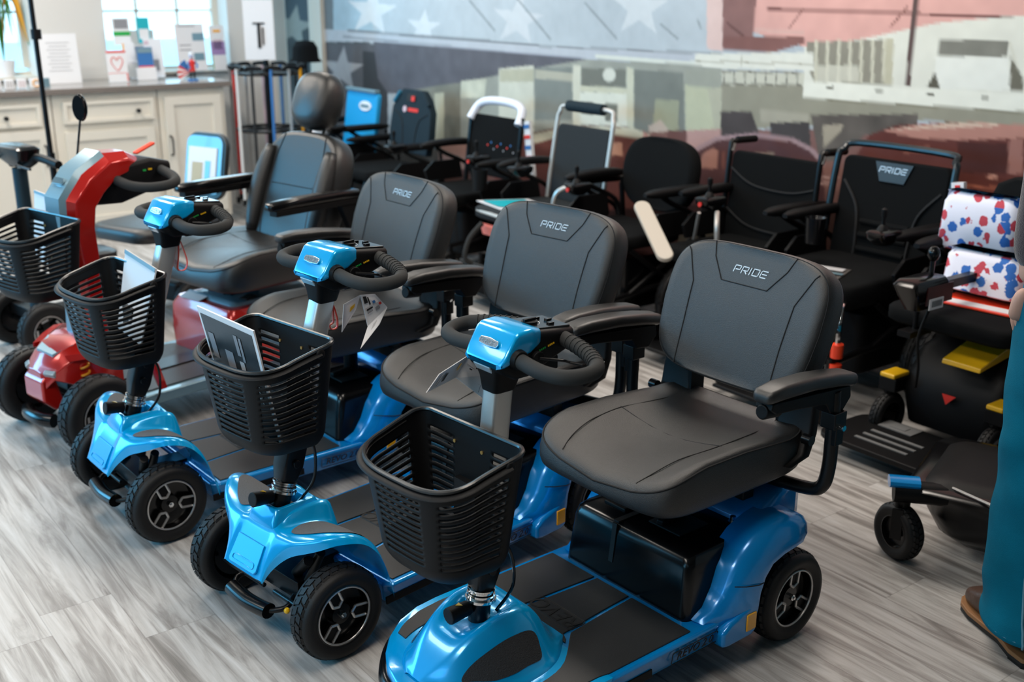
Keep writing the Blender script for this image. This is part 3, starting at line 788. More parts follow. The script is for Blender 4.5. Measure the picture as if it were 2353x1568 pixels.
# ------------------------------------------------------------------ the room
def floor_mat():
    m = bpy.data.materials.new('grey_wood_plank_floor'); m.use_nodes = True; nt = m.node_tree; b = nt.nodes['Principled BSDF']
    N = nt.nodes.new; L = nt.links.new
    tc = N('ShaderNodeTexCoord'); sep = N('ShaderNodeSeparateXYZ'); L(tc.outputs['Object'], sep.inputs[0])
    def math_(op, a, c=None):
        n = N('ShaderNodeMath'); n.operation = op
        for i, q in enumerate((a, c)):
            if q is None: continue
            if isinstance(q, (int, float)): n.inputs[i].default_value = q
            else: L(q, n.inputs[i])
        return n.outputs[0]
    PW, PL = .18, 1.22
    col = math_('FLOOR', math_('DIVIDE', sep.outputs['X'], PW))
    wn = N('ShaderNodeTexWhiteNoise'); wn.noise_dimensions = '1D'; L(col, wn.inputs['W'])
    ys = math_('ADD', sep.outputs['Y'], math_('MULTIPLY', wn.outputs['Value'], PL))
    row = math_('FLOOR', math_('DIVIDE', ys, PL))
    cid = N('ShaderNodeCombineXYZ'); L(col, cid.inputs[0]); L(row, cid.inputs[1])
    w2 = N('ShaderNodeTexWhiteNoise'); w2.noise_dimensions = '2D'; L(cid.outputs[0], w2.inputs['Vector'])
    # stretched grain, offset for each plank
    off = N('ShaderNodeVectorMath'); off.operation = 'SCALE'; L(w2.outputs['Color'], off.inputs[0]); off.inputs['Scale'].default_value = 9
    mp = N('ShaderNodeMapping'); mp.inputs['Scale'].default_value = (24, 1.9, 1); L(tc.outputs['Object'], mp.inputs['Vector'])
    ad = N('ShaderNodeVectorMath'); ad.operation = 'ADD'; L(mp.outputs[0], ad.inputs[0]); L(off.outputs[0], ad.inputs[1])
    n1 = N('ShaderNodeTexNoise'); n1.inputs['Scale'].default_value = 1.0; n1.inputs['Detail'].default_value = 6; n1.inputs['Roughness'].default_value = .62; n1.inputs['Distortion'].default_value = .9; L(ad.outputs[0], n1.inputs['Vector'])
    mp2 = N('ShaderNodeMapping'); mp2.inputs['Scale'].default_value = (70, 5, 1); L(tc.outputs['Object'], mp2.inputs['Vector'])
    ad2 = N('ShaderNodeVectorMath'); ad2.operation = 'ADD'; L(mp2.outputs[0], ad2.inputs[0]); L(off.outputs[0], ad2.inputs[1])
    n2 = N('ShaderNodeTexNoise'); n2.inputs['Scale'].default_value = 1.0; n2.inputs['Detail'].default_value = 4; n2.inputs['Distortion'].default_value = .5; L(ad2.outputs[0], n2.inputs['Vector'])
    r = N('ShaderNodeValToRGB'); e = r.color_ramp.elements
    e[0].position = .27; e[0].color = (*hx('6b6763'), 1); e[1].position = .74; e[1].color = (*hx('cac8c6'), 1)
    x = e.new(.42); x.color = (*hx('918c88'), 1); x = e.new(.54); x.color = (*hx('b2aeaa'), 1)
    L(n1.outputs['Fac'], r.inputs[0])
    tone = math_('ADD', math_('MULTIPLY', w2.outputs['Value'], .14), .90)
    fine = math_('ADD', math_('MULTIPLY', n2.outputs['Fac'], .34), .83)
    mul = N('ShaderNodeVectorMath'); mul.operation = 'SCALE'; L(r.outputs[0], mul.inputs[0]); L(math_('MULTIPLY', tone, fine), mul.inputs['Scale'])
    # plank joints
    fx = math_('ABSOLUTE', math_('SUBTRACT', math_('FRACT', math_('DIVIDE', sep.outputs['X'], PW)), .5))
    fy = math_('ABSOLUTE', math_('SUBTRACT', math_('FRACT', math_('DIVIDE', ys, PL)), .5))
    j = math_('MAXIMUM', math_('GREATER_THAN', fx, .5 - .0016 / PW), math_('GREATER_THAN', fy, .5 - .0013 / PL))
    mx = N('ShaderNodeMix'); mx.data_type = 'RGBA'; L(math_('MULTIPLY', j, .28), mx.inputs[0]); L(mul.outputs[0], mx.inputs[6]); mx.inputs[7].default_value = (*hx('4a4440'), 1)
    L(mx.outputs[2], b.inputs['Base Color']); b.inputs['Roughness'].default_value = .42
    b.inputs['Specular IOR Level'].default_value = .4
    bp = N('ShaderNodeBump'); bp.inputs['Strength'].default_value = .25; bp.inputs['Distance'].default_value = .001
    L(n2.outputs['Fac'], bp.inputs['Height']); L(bp.outputs[0], b.inputs['Normal'])
    return m
M['floor'] = floor_mat()
M['wall'] = mat('white_wall_paint', 'd6d3ce', .7); M['ceil'] = mat('grey_ceiling', '8f8a82', .9); M['wallg'] = mat('dark_taupe_wall', '4e4a46', .8)
M['trimw'] = mat('cream_trim_paint', 'cfc9bd', .5); M['cab'] = mat('cream_cabinet_paint', 'dcd6ca', .45)
XW, YW = 4.02, 7.62
struct('floor', MB().box((.3, 2.65, -.05), (7.8, 11.3, .1)), 'floor')
struct('ceiling', MB().box((.3, 2.65, 2.85), (7.8, 11.3, .1)), 'ceil')
struct('wall_right', MB().box((XW + .06, 2.65, 1.4), (.12, 11.3, 2.8)), 'wall')
struct('wall_near', MB().box((1.0, -2.95, 1.4), (9.0, .1, 2.8)), 'wallg')
wl = MB(); wl.box((-3.55, 3.2, .25), (.1, 12.4, .5))
wl.box((-3.55, 3.2, 1.55), (.1, 12.4, 2.1))
struct('wall_left', wl, 'wallg')
# window wall behind the counter: piers, sill band and lintel around two deep windows
ww = MB(); T = .30
def wseg(x0, x1, z0, z1): ww.box(((x0 + x1) / 2, YW + T / 2, (z0 + z1) / 2), (x1 - x0, T, z1 - z0))
wseg(-3.6, 3.62, 0, .945); wseg(-3.6, 3.62, 2.2, 2.8); wseg(-3.6, .95, .945, 2.2); wseg(1.97, 2.42, .945, 2.2); wseg(3.27, 3.62, .945, 2.2)
struct('wall_back', ww, 'wall')
struct('wall_alcove', MB().box((3.80, 8.30, 1.4), (.46, .08, 2.8)), 'wall')
gm = mat('window_glass', (.9, .97, 1), .02, alpha=.15); M['glass'] = gm
for n, (x0, x1) in enumerate(((.95, 1.97), (2.42, 3.27))):
    f = MB(); y = YW + .20
    for (a, b, c, d) in ((x0, x1, .95, .975), (x0, x1, 2.165, 2.2), (x0, x0 + .035, 1, 2.2), (x1 - .035, x1, 1, 2.2)):
        f.box(((a + b) / 2, y, (c + d) / 2), (b - a, .05, d - c))
    nn = 3
    for k in range(1, nn): f.box((x0 + (x1 - x0) * k / nn, y, 1.6), (.014, .03, 1.2))
    for k in range(1, 4): f.box(((x0 + x1) / 2, y, .965 + .38 * k), (x1 - x0, .03, .014))
    w = struct('window_%d' % (n + 1), f, 'trimw')
    g = obj('glass', MB().box(((x0 + x1) / 2, y, 1.6), (x1 - x0, .004, 1.2)), 'glass', w)
    s = MB().box(((x0 + x1) / 2, YW + .09, .948), (x1 - x0, .24, .016)); obj('sill', s, 'trimw', w)
# what is seen through the glass: bright overcast street, pale facade and pavement
M['outs'] = mat('daylit_ground', 'b9d9e6', .8, emit=0)
struct('ground_outside', MB().box((2, 14, -.4), (16, 11, .1)), M['outs'])
hb = MB().box((4.6, 17.5, .15), (9, .3, 1.1)); hb.box((3.2, 17.3, .25), (1.2, .2, .5)); hb.box((6.6, 17.3, .25), (1.2, .2, .5))
tag(obj('building', hb, mat('pale_facade', 'c8dde6', .8)), 'pale blue low building seen through the window over the counter', 'building')
struct('baseboard_right', MB().box((XW - .008, 3.2, .05), (.016, 9.0, .10)), 'trimw', bevel=.004)
struct('trim_1', MB().box((XW - .02, 7.70, 1.4), (.04, .19, 2.8)), 'trimw', bevel=.004)
# ------------------------------------------------------------------ counter, cabinets and what stands on them
def cabinet(x0, x1, label, doors, drawer=None, open_left=False):
    t = thing('base_cabinet', label, 'cabinet', (0, 0, 0), 0, 'cream base cabinets under the worktop')
    b = MB().box(((x0 + x1) / 2, 7.315, .47), (x1 - x0 - .002, .57, .84)); b.box(((x0 + x1) / 2, 7.34, .02), (x1 - x0 - .06, .5, .05))
    obj('body', b, 'cab', t)
    def panel(name, a, c, z0, z1, par):
        f = MB(); y = 7.02
        f.box(((a + c) / 2, y + .004, (z0 + z1) / 2), (c - a, .022, z1 - z0))
        w = .055 if z1 - z0 > .2 else .022
        for (p, q, r, s_) in ((a, c, z0, z0 + w), (a, c, z1 - w, z1), (a, a + w, z0 + w, z1 - w), (c - w, c, z0 + w, z1 - w)):
            f.box(((p + q) / 2, y - .012 - (.0006 if q - p < .1 else 0), (r + s_) / 2), (q - p - .0006, .014, s_ - r - .0006))
        for (i, j) in ((w, .004), (w + .008, .002)):
            pass
        return obj(name, f, 'cab', par)
    if drawer:
        d = panel('drawer', drawer[0], drawer[1], .715, .845, t)
        obj('knob', MB().cyl((drawer[2], 7.0, .772), (drawer[2], 6.975, .772), .011, 12, .014), 'engr', d)
    for (a, c, z1, hx_) in doors:
        d = panel('door', a, c, .09, z1, t)
        if hx_: obj('handle', MB().tube(smooth([(hx_, 7.0, .60), (hx_, 6.965, .59), (hx_, 6.96, .54), (hx_, 6.965, .49), (hx_, 7.0, .48)], 4), .006, 8), 'engr', d)
    return t
cabinet(.80, 1.87, 'cream cabinet with panelled doors at the left end of the worktop', [(.86, 1.30, .845, None), (1.33, 1.83, .69, 1.80)], (1.33, 1.80, 1.6))
cabinet(1.875, 2.51, 'cream cabinet with one drawer with a dark knob above a panelled door', [(1.93, 2.47, .665, None)], (1.93, 2.48, 2.374))
cabinet(2.515, 2.955, 'narrow cream cabinet with one tall panelled door at the right end of the worktop', [(2.55, 2.92, .845, 2.565)])
tag(obj('worktop', MB().box((1.66, 7.295, .908), (2.68, .62, .034)), 'wood', bevel=.004), 'long dark brown-grey worktop lying on the cream cabinets', 'worktop')

def plate(name, pts, m, thick=.003, par=None, label=None):
    """thin sheet through four world corners"""
    P = [Vector(p) for p in pts]; n = (P[1] - P[0]).cross(P[-1] - P[0]).normalized() * thick
    k = len(P); mb = MB().add([tuple(p) for p in P] + [tuple(p + n) for p in P], [tuple(range(k))[::-1], tuple(range(k, 2 * k))] + [(i, (i + 1) % k, k + (i + 1) % k, k + i) for i in range(k)])
    return obj(name, mb, m, par, label=label)
def card(name, label, cat, x, z, w, h, y, marks, group=None, lean=.12, yaw=0, base='white'):
    """card standing on a surface; marks = (cx, cz, w, h, material) in fractions"""
    f = frame((x, y, z), (math.cos(yaw), math.sin(yaw), 0), (0, lean, 1))
    o = obj(name, MB().box((0, h / 2, 0), (w, h, .004)), base, xf=f)
    tag(o, label, cat, group)
    for k, (nm, cx, cz, mw, mh, m) in enumerate(marks):
        obj(nm, MB().box(((cx - .5) * w, cz * h, .0028), (mw * w, mh * h, .0012)), m, o, xf=f)
    return o
LN = [('text_line', .5, .82 - .07 * k, .6 - .12 * (k % 2), .015, 'greyi') for k in range(9)]
M['faint'] = mat('faint_grey_print', 'b4b4b6', .6)
o = card('sign_holder', 'white sheet of small text in a clear stand against the wall on the worktop', 'sign', 2.045, .926, .235, .30, 7.36, [(n, a, b, c, d, 'faint') for n, a, b, c, d, e in LN])
heart = card('folder', 'white leaflet holder with a red heart drawn on it', 'leaflet holder', 2.37, .926, .125, .195, 7.28, [('red_band', .5, .95, .98, .06, 'redd'), ('red_side', .95, .15, .05, .25, 'redd'), ('pocket_edge', .45, .28, .9, .012, 'orange')])
hp = [(0, -.045), (-.022, -.02), (-.036, .008), (-.030, .032), (-.012, .036), (0, .018), (.012, .036), (.030, .032), (.036, .008), (.022, -.02)]
obj('heart', MB().tube([(a, b + .115, .0035) for a, b in [tuple(p)[:2] for p in smooth([(a, b, 0) for a, b in hp], 5, True)]], .0022, 6, closed=True), 'redd', heart, xf=frame((2.37, 7.28, .926), (1, 0, 0), (0, .12, 1)))
rk = thing('leaflet_rack', 'clear tiered leaflet rack on the worktop in front of the window', 'rack')
for k in range(3): obj('shelf', MB().box((2.60, 7.40 + .05 * k, .935 + .10 * k), (.22, .05, .004)), 'white', rk)
obj('back_panel', MB().box((2.60, 7.54, 1.08), (.22, .004, .30)), 'whitep', rk)
lf = [(2.49, 7.50, 1.14, .11, .17, 'white', [('grey_print', .5, .78, .8, .35, 'greyi'), ('green_wave', .5, .42, .98, .16, 'green')], 'leaflet with a green band on the top tier of the leaflet rack'),
      (2.635, 7.50, 1.15, .08, .16, 'teal', [('white_field', .5, .35, .8, .4, 'white')], 'teal leaflet at the top right of the leaflet rack'),
      (2.50, 7.43, 1.02, .08, .14, 'white', [('orange_edge', .1, .5, .1, .9, 'amber')], 'white leaflet with an orange edge in the middle tier of the rack'),
      (2.655, 7.40, .94, .12, .24, 'white', [('red_corner', .15, .9, .25, .1, 'pink'), ('grey_figure', .6, .3, .3, .3, 'greyi')], 'tall white leaflet with a pink corner at the right of the rack'),
      (2.58, 7.36, 1.00, .10, .13, 'bluei', [('pale_top', .5, .85, .95, .25, 'slate'), ('red_base', .5, .05, .98, .1, 'redd')], 'blue leaflet with a red base in the front of the rack'),
      (2.57, 7.33, .926, .13, .08, 'white', [], 'white pocket of blank cards at the foot of the rack')]
for (x, y, z, w, h, b, mk, lab) in lf: card('leaflet', lab, 'leaflet', x, z, w, h, y, mk, 'leaflets in the rack on the worktop', base=b)
card('notice', 'white notice with pale blue pictures standing by the right side of the window', 'notice', 2.96, .956, .20, .31, 7.52, [('blue_picture', .78, .72, .4, .16, 'slate'), ('blue_picture', .75, .3, .36, .16, 'slate'), ('title_line', .4, .95, .6, .02, 'greyi'), ('text_line', .3, .55, .4, .02, 'greyi'), ('text_line', .3, .45, .4, .02, 'greyi')])
card('notice', 'narrow card with a purple panel standing at the right end of the window ledge', 'notice', 3.16, .95, .105, .30, 7.54, [('picture', .5, .88, .5, .06, 'amber'), ('purple_panel', .5, .5, .95, .30, mat('purple_print', '9a7fae', .6)), ('food_picture', .5, .58, .6, .22, 'pink'), ('green_edge', .05, .2, .05, .35, 'green')])
# small patriotic nutcracker-like doll with a striped fan, on a round base
dl = thing('doll', 'small toy soldier figure with a striped fan on a round blue base on the worktop', 'figurine', (2.80, 7.14, .926))
obj('base', MB().cyl((0, 0, 0), (0, 0, .008), .035, 20), 'bluei', dl)
q = MB()
for s_ in (-1, 1): q.cyl((s_ * .012, 0, .008), (s_ * .010, 0, .06), .006, 10)
obj('legs', q, 'engr', dl)
q = MB().lathe([(.0001, .055), (.02, .058), (.017, .09), (.022, .12), (.010, .128), (.0001, .13)], 'z', n=16); obj('coat', q, 'redd', dl)
for s_ in (-1, 1): obj('arm', MB().tube([(s_ * .02, 0, .118), (s_ * .032, -.01, .095), (s_ * .022, -.024, .080)], .006, 8), 'bluei', dl)
hd_ = obj('head', MB().ball((0, 0, .142), .014, 14), 'pink', dl); obj('hat', MB().lathe([(.020, .150), (.015, .152), (.014, .175), (.0001, .176)], 'z', n=16), 'white', hd_); obj('hat_band', MB().cyl((0, 0, .152), (0, 0, .157), .0155, 16), 'bluei', hd_)
for k in range(9):
    a0 = math.radians(110 + k * 12); a1 = a0 + math.radians(12)
    q = MB().ext([(-.01, .05), (-.01 + .085 * math.cos(a0), .05 + .085 * math.sin(a0)), (-.01 + .085 * math.cos(a1), .05 + .085 * math.sin(a1))], .012, .015)
    obj('fan_leaf', q, 'bluei' if k < 3 else ('redd' if k % 2 else 'white'), dl)
# decorative letter blocks at the left end of the worktop
for k, (x, w, m, lab) in enumerate([(1.60, .05, 'white', 'white block with dark lettering at the far left of the worktop'), (1.672, .05, 'white', 'white block with a narrow dark stroke beside the leftmost block'), (1.742, .05, 'white', 'white block with red marks on the left of the worktop'), (1.822, .07, 'white', 'white block with a ring of flowers on the left of the worktop'), (1.884, .03, 'slate', 'small pale blue block next to the flower-ring block')]):
    b = obj('letter_block', MB().box((x, 7.12, .955), (w, .03, .055)), m, bevel=.002); tag(b, lab, 'ornament', 'letter blocks at the left of the worktop')
    if k < 3:
        for i in range(3): obj('stroke', MB().box((x - .014 + .013 * i, 7.104, .955), (.004, .001, .034)), 'greyi' if k < 2 else 'pink', b)
    if k == 3: obj('flower_ring', MB().tube([(x + .02 * math.cos(t), 7.103, .955 + .02 * math.sin(t)) for t in [i * PI / 10 for i in range(20)]], .003, 6, closed=True), 'amber', b)
# potted plant whose long leaves show at the left edge
M['leaf'] = mat('green_leaf', '3f7a2e', .5); M['leafy'] = mat('yellow_orange_leaf', 'd79a20', .5)
pl = thing('potted_plant', 'arching plant with green and yellow leaves on the left window ledge', 'plant', (1.80, 7.71, .956))
obj('pot', MB().lathe([(.0001, 0), (.05, 0), (.065, .10), (.058, .10), (.045, .02), (.0001, .02)], 'z', n=20), 'white', pl)
for k in range(14):
    a = k * 2.4; L = .30 + .12 * (k % 3); up = .30 + .06 * (k % 4); ca, sa = math.cos(a), math.sin(a)
    pts = smooth([(0, 0, .08), (.06 * L * ca, .04 * L * sa, .08 + up * .9), (.2 * L * ca, .08 * L * sa, .12 + up * 1.15), (.33 * L * ca, .10 * L * sa, .05 + up * .45)], 5)
    rr = [.003 + .020 * math.sin(PI * i / (len(pts) - 1)) for i in range(len(pts))]
    obj('leaf', MB().tube(pts, rr, 6, flat=.15), 'leafy' if k % 4 == 1 else 'leaf', pl)

# ------------------------------------------------------------------ cane rack with walking sticks and headed card
rx, ry = 3.25, 7.0
ck = thing('cane_display', 'black revolving display rack holding walking canes, right of the worktop', 'display rack', (rx, ry, 0))
q = MB().cyl((0, 0, .0), (0, 0, 1.55), .018, 14); obj('pole', q, 'metalb', ck)
obj('base', MB().lathe([(.0001, 0), (.20, 0), (.20, .02), (.03, .035), (.0001, .035)], 'z', n=28), 'metalb', ck)
for z in (.965, .60, .20):
    q = MB().tube([(.21 * math.cos(t), .21 * math.sin(t), z) for t in [i * PI / 12 for i in range(24)]], .010, 8, closed=True)
    for k in range(6): a = k * PI / 3; q.tube([(0, 0, z), (.215 * math.cos(a), .215 * math.sin(a), z)], .008, 8)
    obj('holder_ring', q, 'metalb', ck)
sg_ = obj('sign_card', MB().box((-.05, -.03, 1.26), (.19, .004, .42), rot=(0, 0, -.5)), 'white', ck)
obj('sign_header', MB().box((-.051, -.034, 1.455), (.185, .003, .05), rot=(0, 0, -.5)), mat('mint_green_print', '2fb79c', .5), sg_)
q = MB().box((-.053, -.036, 1.28), (.075, .003, .010), rot=(0, 0, -.5)); q.box((-.053, -.036, 1.20), (.020, .003, .15), rot=(0, 0, -.5)); q.box((-.031, -.048, 1.20), (.010, .003, .11), rot=(0, 0, -.5)); obj('cane_picture', q, 'engr', sg_)
cn_cols = ['engr', 'bluei', 'pink', 'alu', 'redd', 'wood', 'whitep', 'engr', 'bluei', 'alu', 'amber', 'engr']
nms = ['black', 'navy blue', 'pale pink', 'silver', 'dark red', 'brown', 'white', 'plain black', 'blue and grey', 'shiny silver', 'golden brown', 'slim black']
for k in range(12):
    a = k * PI / 6 + .2; x, y = rx + .236 * math.cos(a), ry + .236 * math.sin(a); ux, uy = math.cos(a), math.sin(a)
    c = thing('walking_cane', '%s walking cane hanging in the revolving rack, %s' % (nms[k], ['right side', 'far right side', 'back right', 'back of the rack', 'back middle', 'back left', 'far left side', 'left side', 'front left', 'front middle', 'front right', 'right front'][k]), 'cane', (x, y, 0), a, 'walking canes in the revolving rack')
    obj('shaft', MB().cyl((.0, 0, .14), (.0, 0, 1.0), .0095, 10), cn_cols[k], c)
    obj('handle', MB().tube(smooth([(0, -.045, .995), (0, -.02, 1.012), (0, .03, 1.012), (0, .065, 1.005)], 4), .013, 10), 'plastic', c)
    obj('rubber_tip', MB().cyl((0, 0, .11), (0, 0, .15), .014, 12), 'plastic', c)
# forearm crutch rest and small boxes low on the rack
q = MB().loft([[(x, y, z) for x, y in rrect(.10, .05, .01, 3)] for x0, z in ((0, 0), (0, .30))])
for (x, z, w, h, m, lab) in ((3.12, .36, .05, .20, 'whitep', 'pale grey handled aid leaning low on the cane rack'), (3.22, .42, .035, .14, 'orange', 'small orange and red aid hanging low on the cane rack'), (3.17, .37, .03, .12, 'teal', 'small teal aid hanging low on the cane rack')):
    tag(obj('hanging_aid', MB().box((x, 6.72, z), (w, .02, h), rot=(0, .35, 0)), m, bevel=.008), lab, 'accessory', 'small aids on the cane rack')
# black cap / hat on top right of the rack
hb_ = MB().lathe([(.0001, .14), (.06, .13), (.085, .09), (.09, .02), (.11, .0), (.11, -.004), (.0001, -.004)], 'z', (3.60, 7.12, 1.02), n=24)
tag(obj('hat', hb_, 'fabric', ang=60), 'round black hat on the right side of the cane rack', 'hat')
q = MB().cyl((3.60, 7.12, 0), (3.60, 7.12, 1.015), .010, 10); q.lathe([(.0001, 0), (.12, 0), (.12, .012), (.0001, .02)], 'z', (3.60, 7.12, 0), n=20)
tag(obj('hat_stand', q, 'metalb'), 'thin black stand carrying the black hat beside the cane rack', 'stand')

# ------------------------------------------------------------------ tripod pole at the far left
tp = thing('tripod_stand', 'tall black tripod pole in front of the left cabinets', 'tripod', (1.465, 5.6, 0))
obj('pole', MB().cyl((0, 0, .45), (-.012, 0, 1.6), .012, 12).cyl((0, 0, .15), (0, 0, .75), .016, 12), 'metalb', tp)
for z in (1.30, .56): obj('clamp', MB().cyl((-.004, 0, z - .025), (-.004, 0, z + .02), .024, 12), 'plastic', tp)
for k in range(3):
    a = k * 2 * PI / 3 + .5; obj('leg', MB().tube([(0, 0, .48), (.40 * math.cos(a), .40 * math.sin(a), .01)], .010, 8), 'metalb', tp)
    obj('brace', MB().tube([(0, 0, .20), (.22 * math.cos(a), .22 * math.sin(a), .24)], .005, 6), 'metalb', tp)
# ------------------------------------------------------------------ red four-wheel scooter with a captain seat
def red_scooter():
    t = thing('mobility_scooter', 'red mobility scooter with a tall black captain seat and headrest, mirror on its tiller', 'mobility scooter', (1.975, 4.09, 0), math.radians(-168))
    for sg in (-1, 1):
        wheel(t, (0, sg * .25, .14), R=.14, w=.10, side=sg, style='s'); wheel(t, (1.04, sg * .235, .135), R=.138, w=.095, side=sg, style='s', steer=.05)
    q = MB().cyl((0, -.24, .14), (0, .24, .14), .016); q.cyl((1.04, -.22, .135), (1.04, .22, .135), .014); q.box((.5, 0, .14), (1.0, .10, .05)); obj('chassis', q, 'metalb', t)
    D = MB().loft([[(x, y, z) for x, y in rrect(.62, .50, .06, 4, .66, 0)] for z in (.115, .155)]); dk = obj('deck', D, 'slate', t, bevel=.006)
    obj('floor_mat', MB().loft([[(x, y, z) for x, y in rrect(.50, .42, .05, 4, .70, 0)] for z in (.154, .160)]), 'matg', dk)
    # rear body: red sides with slate top
    B = MB().loft([[(x, y, z) for x, y in rrect(w, 2 * h, .03, 4, c, 0)] for z, w, h, c in ((.13, .44, .20, .25), (.24, .46, .205, .245), (.33, .45, .20, .245), (.36, .42, .185, .24))])
    rb = obj('rear_body', B, 'red', t, ang=50)
    T = MB().loft([[(x, y, z) for x, y in rrect(.36, 2 * h, .03, 4, c, 0)] for z, h, c in ((.352, .15, .24), (.372, .14, .23), (.378, .10, .22))]); obj('top_cover', T, 'slate', rb, ang=50)
    q = MB(); 
    for y in (-.08, .02, .12): q.box((.33, y, .379), (.07, .035, .008), rot=(0, 0, .4))
    obj('vent', q, 'engr', rb)
    st = plate('label', [(.40, -.16, .372), (.46, -.14, .360), (.455, -.02, .362), (.39, -.03, .374)], 'white', .002, rb, 'white sticker')
    for sg in (-1, 1):
        F = MB(); rings = []
        for k in range(11):
            a = math.radians(-20 + 20 * k); r0, r1 = .16, .20
            rings.append([(r0 * math.cos(a), sg * .19, .15 + r0 * math.sin(a)), (r1 * math.cos(a), sg * .19, .15 + r1 * math.sin(a)), (r1 * math.cos(a), sg * .30, .15 + r1 * math.sin(a)), (r0 * math.cos(a), sg * .31, .15 + r0 * math.sin(a))])
        F.loft(rings); obj('rear_fender', F, 'red', rb, bevel=.01)
    # nose
    N = MB()
    rows = [(.86, .10, .30, .17), (.93, .13, .36, .17), (1.0, .14, .36, .20), (1.06, .125, .335, .22), (1.11, .095, .295, .24), (1.135, .06, .26, .20)]
    rings = [[(x, -w, zb), (x, -w * .98, zt - .03), (x, -w * .62, zt), (x, 0, zt + .004), (x, w * .62, zt), (x, w * .98, zt - .03), (x, w, zb), (x, 0, zb)] for x, w, zt, zb in rows]
    N.loft(rings); ns = obj('front_nose', N, 'red', t, ang=25, bevel=.006)
    G = MB(); G.ext([(.90, -.075), (1.03, -.085), (1.09, -.055), (1.09, .055), (1.03, .085), (.90, .075)], .345, .362, 'xy'); G.v = [(x, y, z - max(0, (x - 1.0)) * .45) for x, y, z in G.v]; obj('nose_panel', G, 'slate', ns)
    C = MB().ext([(1.10, .275), (1.145, .235), (1.145, .165), (1.10, .12), (1.07, .15)], -.065, .065); obj('nose_chin', C, 'red', ns, bevel=.01)
    for sg in (-1, 1):
        W = MB().loft([[(x, sg * y, z), (x, sg * (y + .01), z - .02), (x + .03, sg * (y + .012), z - .02), (x + .035, sg * y, z)] for x, y, z in ((1.04, .11, .325), (.98, .16, .335), (.91, .21, .34), (.85, .24, .32), (.81, .25, .26), (.79, .25, .19))]); obj('front_fender', W, 'red', ns)
        s_ = MB().tube([(1.02 + .013 * math.cos(i), sg * .135 + .013 * math.sin(i), .17 + .0042 * i) for i in [k * .5 for k in range(60)]], .0042, 6); obj('coil_spring', s_, 'spring', ns)
        obj('lamp', MB().box((1.115, sg * .075, .262), (.02, .045, .02), rot=(0, .6, sg * .4)), 'lens', ns, bevel=.004)
    obj('front_bumper', MB().tube(smooth([(1.13, -.09, .10), (1.15, -.04, .10), (1.15, .04, .10), (1.13, .09, .10)], 4), .024, 12), 'gloss', t)
    # tiller: red sweep with slate spine
    ln = [(.925, .30, .075, .05), (.925, .45, .07, .045), (.93, .60, .07, .045), (.945, .73, .078, .05), (.94, .82, .085, .055), (.89, .885, .088, .052), (.815, .935, .085, .045), (.745, .940, .075, .035), (.70, .920, .06, .03)]
    rings = []
    for i, (x, z, w, d) in enumerate(ln):
        a, b = ln[max(0, i - 1)], ln[min(len(ln) - 1, i + 1)]; tx = Vector((b[0] - a[0], 0, b[1] - a[1])).normalized(); nf = Vector((tx.z, 0, -tx.x))
        c = Vector((x, 0, z)); rings.append([tuple(c + nf * p + Vector((0, y, 0))) for y, p in ((-w, -d), (-w, d * .3), (-w * .55, d), (w * .55, d), (w, d * .3), (w, -d))])
    tl = obj('tiller', MB().loft(rings), 'red', t, ang=25, bevel=.006)
    rings = []
    for i, (x, z, w, d) in enumerate(ln[:7]):
        a, b = ln[max(0, i - 1)], ln[min(len(ln) - 1, i + 1)]; tx = Vector((b[0] - a[0], 0, b[1] - a[1])).normalized(); nf = Vector((tx.z, 0, -tx.x))
        c = Vector((x, 0, z)); rings.append([tuple(c + nf * p + Vector((0, y, 0))) for y, p in ((-w * .76, d * .6), (-w * .56, d + .008), (w * .56, d + .008), (w * .76, d * .6))])
    sp = obj('tiller_spine', MB().loft(rings), 'slate', tl)
    bd = frame((.966, 0, .893), (0, 1, 0), (-.61, 0, .79)); obj('badge', MB().ext([(a * 1.0, b) for a, b in rrect(.065, .022, .006, 3)], 0, .004, 'xy'), 'chrome', tl, xf=bd)
    K = MB().loft([[(x, y, z) for y, z in rrect(2 * w, zt - zb, .015, 3, 0, (zt + zb) / 2)] for x, w, zb, zt in ((.86, .05, .80, .88), (.78, .075, .80, .93), (.66, .075, .83, .945), (.58, .065, .85, .925))]); cns = obj('console', K, 'plastic', tl)
    obj('red_key_tag', MB().box((.62, -.03, .965), (.10, .022, .010), rot=(0, .25, .3)), 'orange', cns, bevel=.004)
    mk = MB(); mk.box((.69, .077, .905), (.012, .002, .006)); obj('green_arrows', mk, 'green', cns); mk = MB(); mk.box((.668, .077, .907), (.014, .002, .006)); obj('yellow_arrows', mk, 'yellow', cns)
    for sg in (-1, 1):
        pts = [(.80, .075, .885), (.79, .14, .872), (.76, .20, .868), (.71, .235, .872), (.665, .225, .880), (.635, .16, .890), (.62, .06, .90)]
        obj('hand_grip', MB().tube(smooth([(x, sg * y, z) for x, y, z in pts], 6), .017, 12), 'foam', tl)
    # mirror on a thin stem
    ms = MB().tube([(.845, -.10, .92), (.80, -.12, 1.08), (.792, -.12, 1.10)], .004, 8); mr = obj('mirror_stem', ms, 'metalb', t)
    f = frame((.80, -.11, 1.115), (0, 1, 0), (0, 0, 1)) @ Matrix.Rotation(.35, 4, 'Y')
    obj('mirror_shell', MB().ball((0, 0, 0), .045, 20, (.62, 1.05, .25)), 'gloss', mr, xf=f); obj('mirror_glass', MB().ext([(a * .62, b * 1.02) for a, b in [(.042 * math.cos(k * PI / 12), .042 * math.sin(k * PI / 12)) for k in range(24)]], .008, .0125, 'xy'), 'gloss', mr, xf=f)
    cl = MB().cyl((.925, 0, .12), (.925, 0, .34), .03, 16); obj('steering_stem', cl, 'metalb', t)
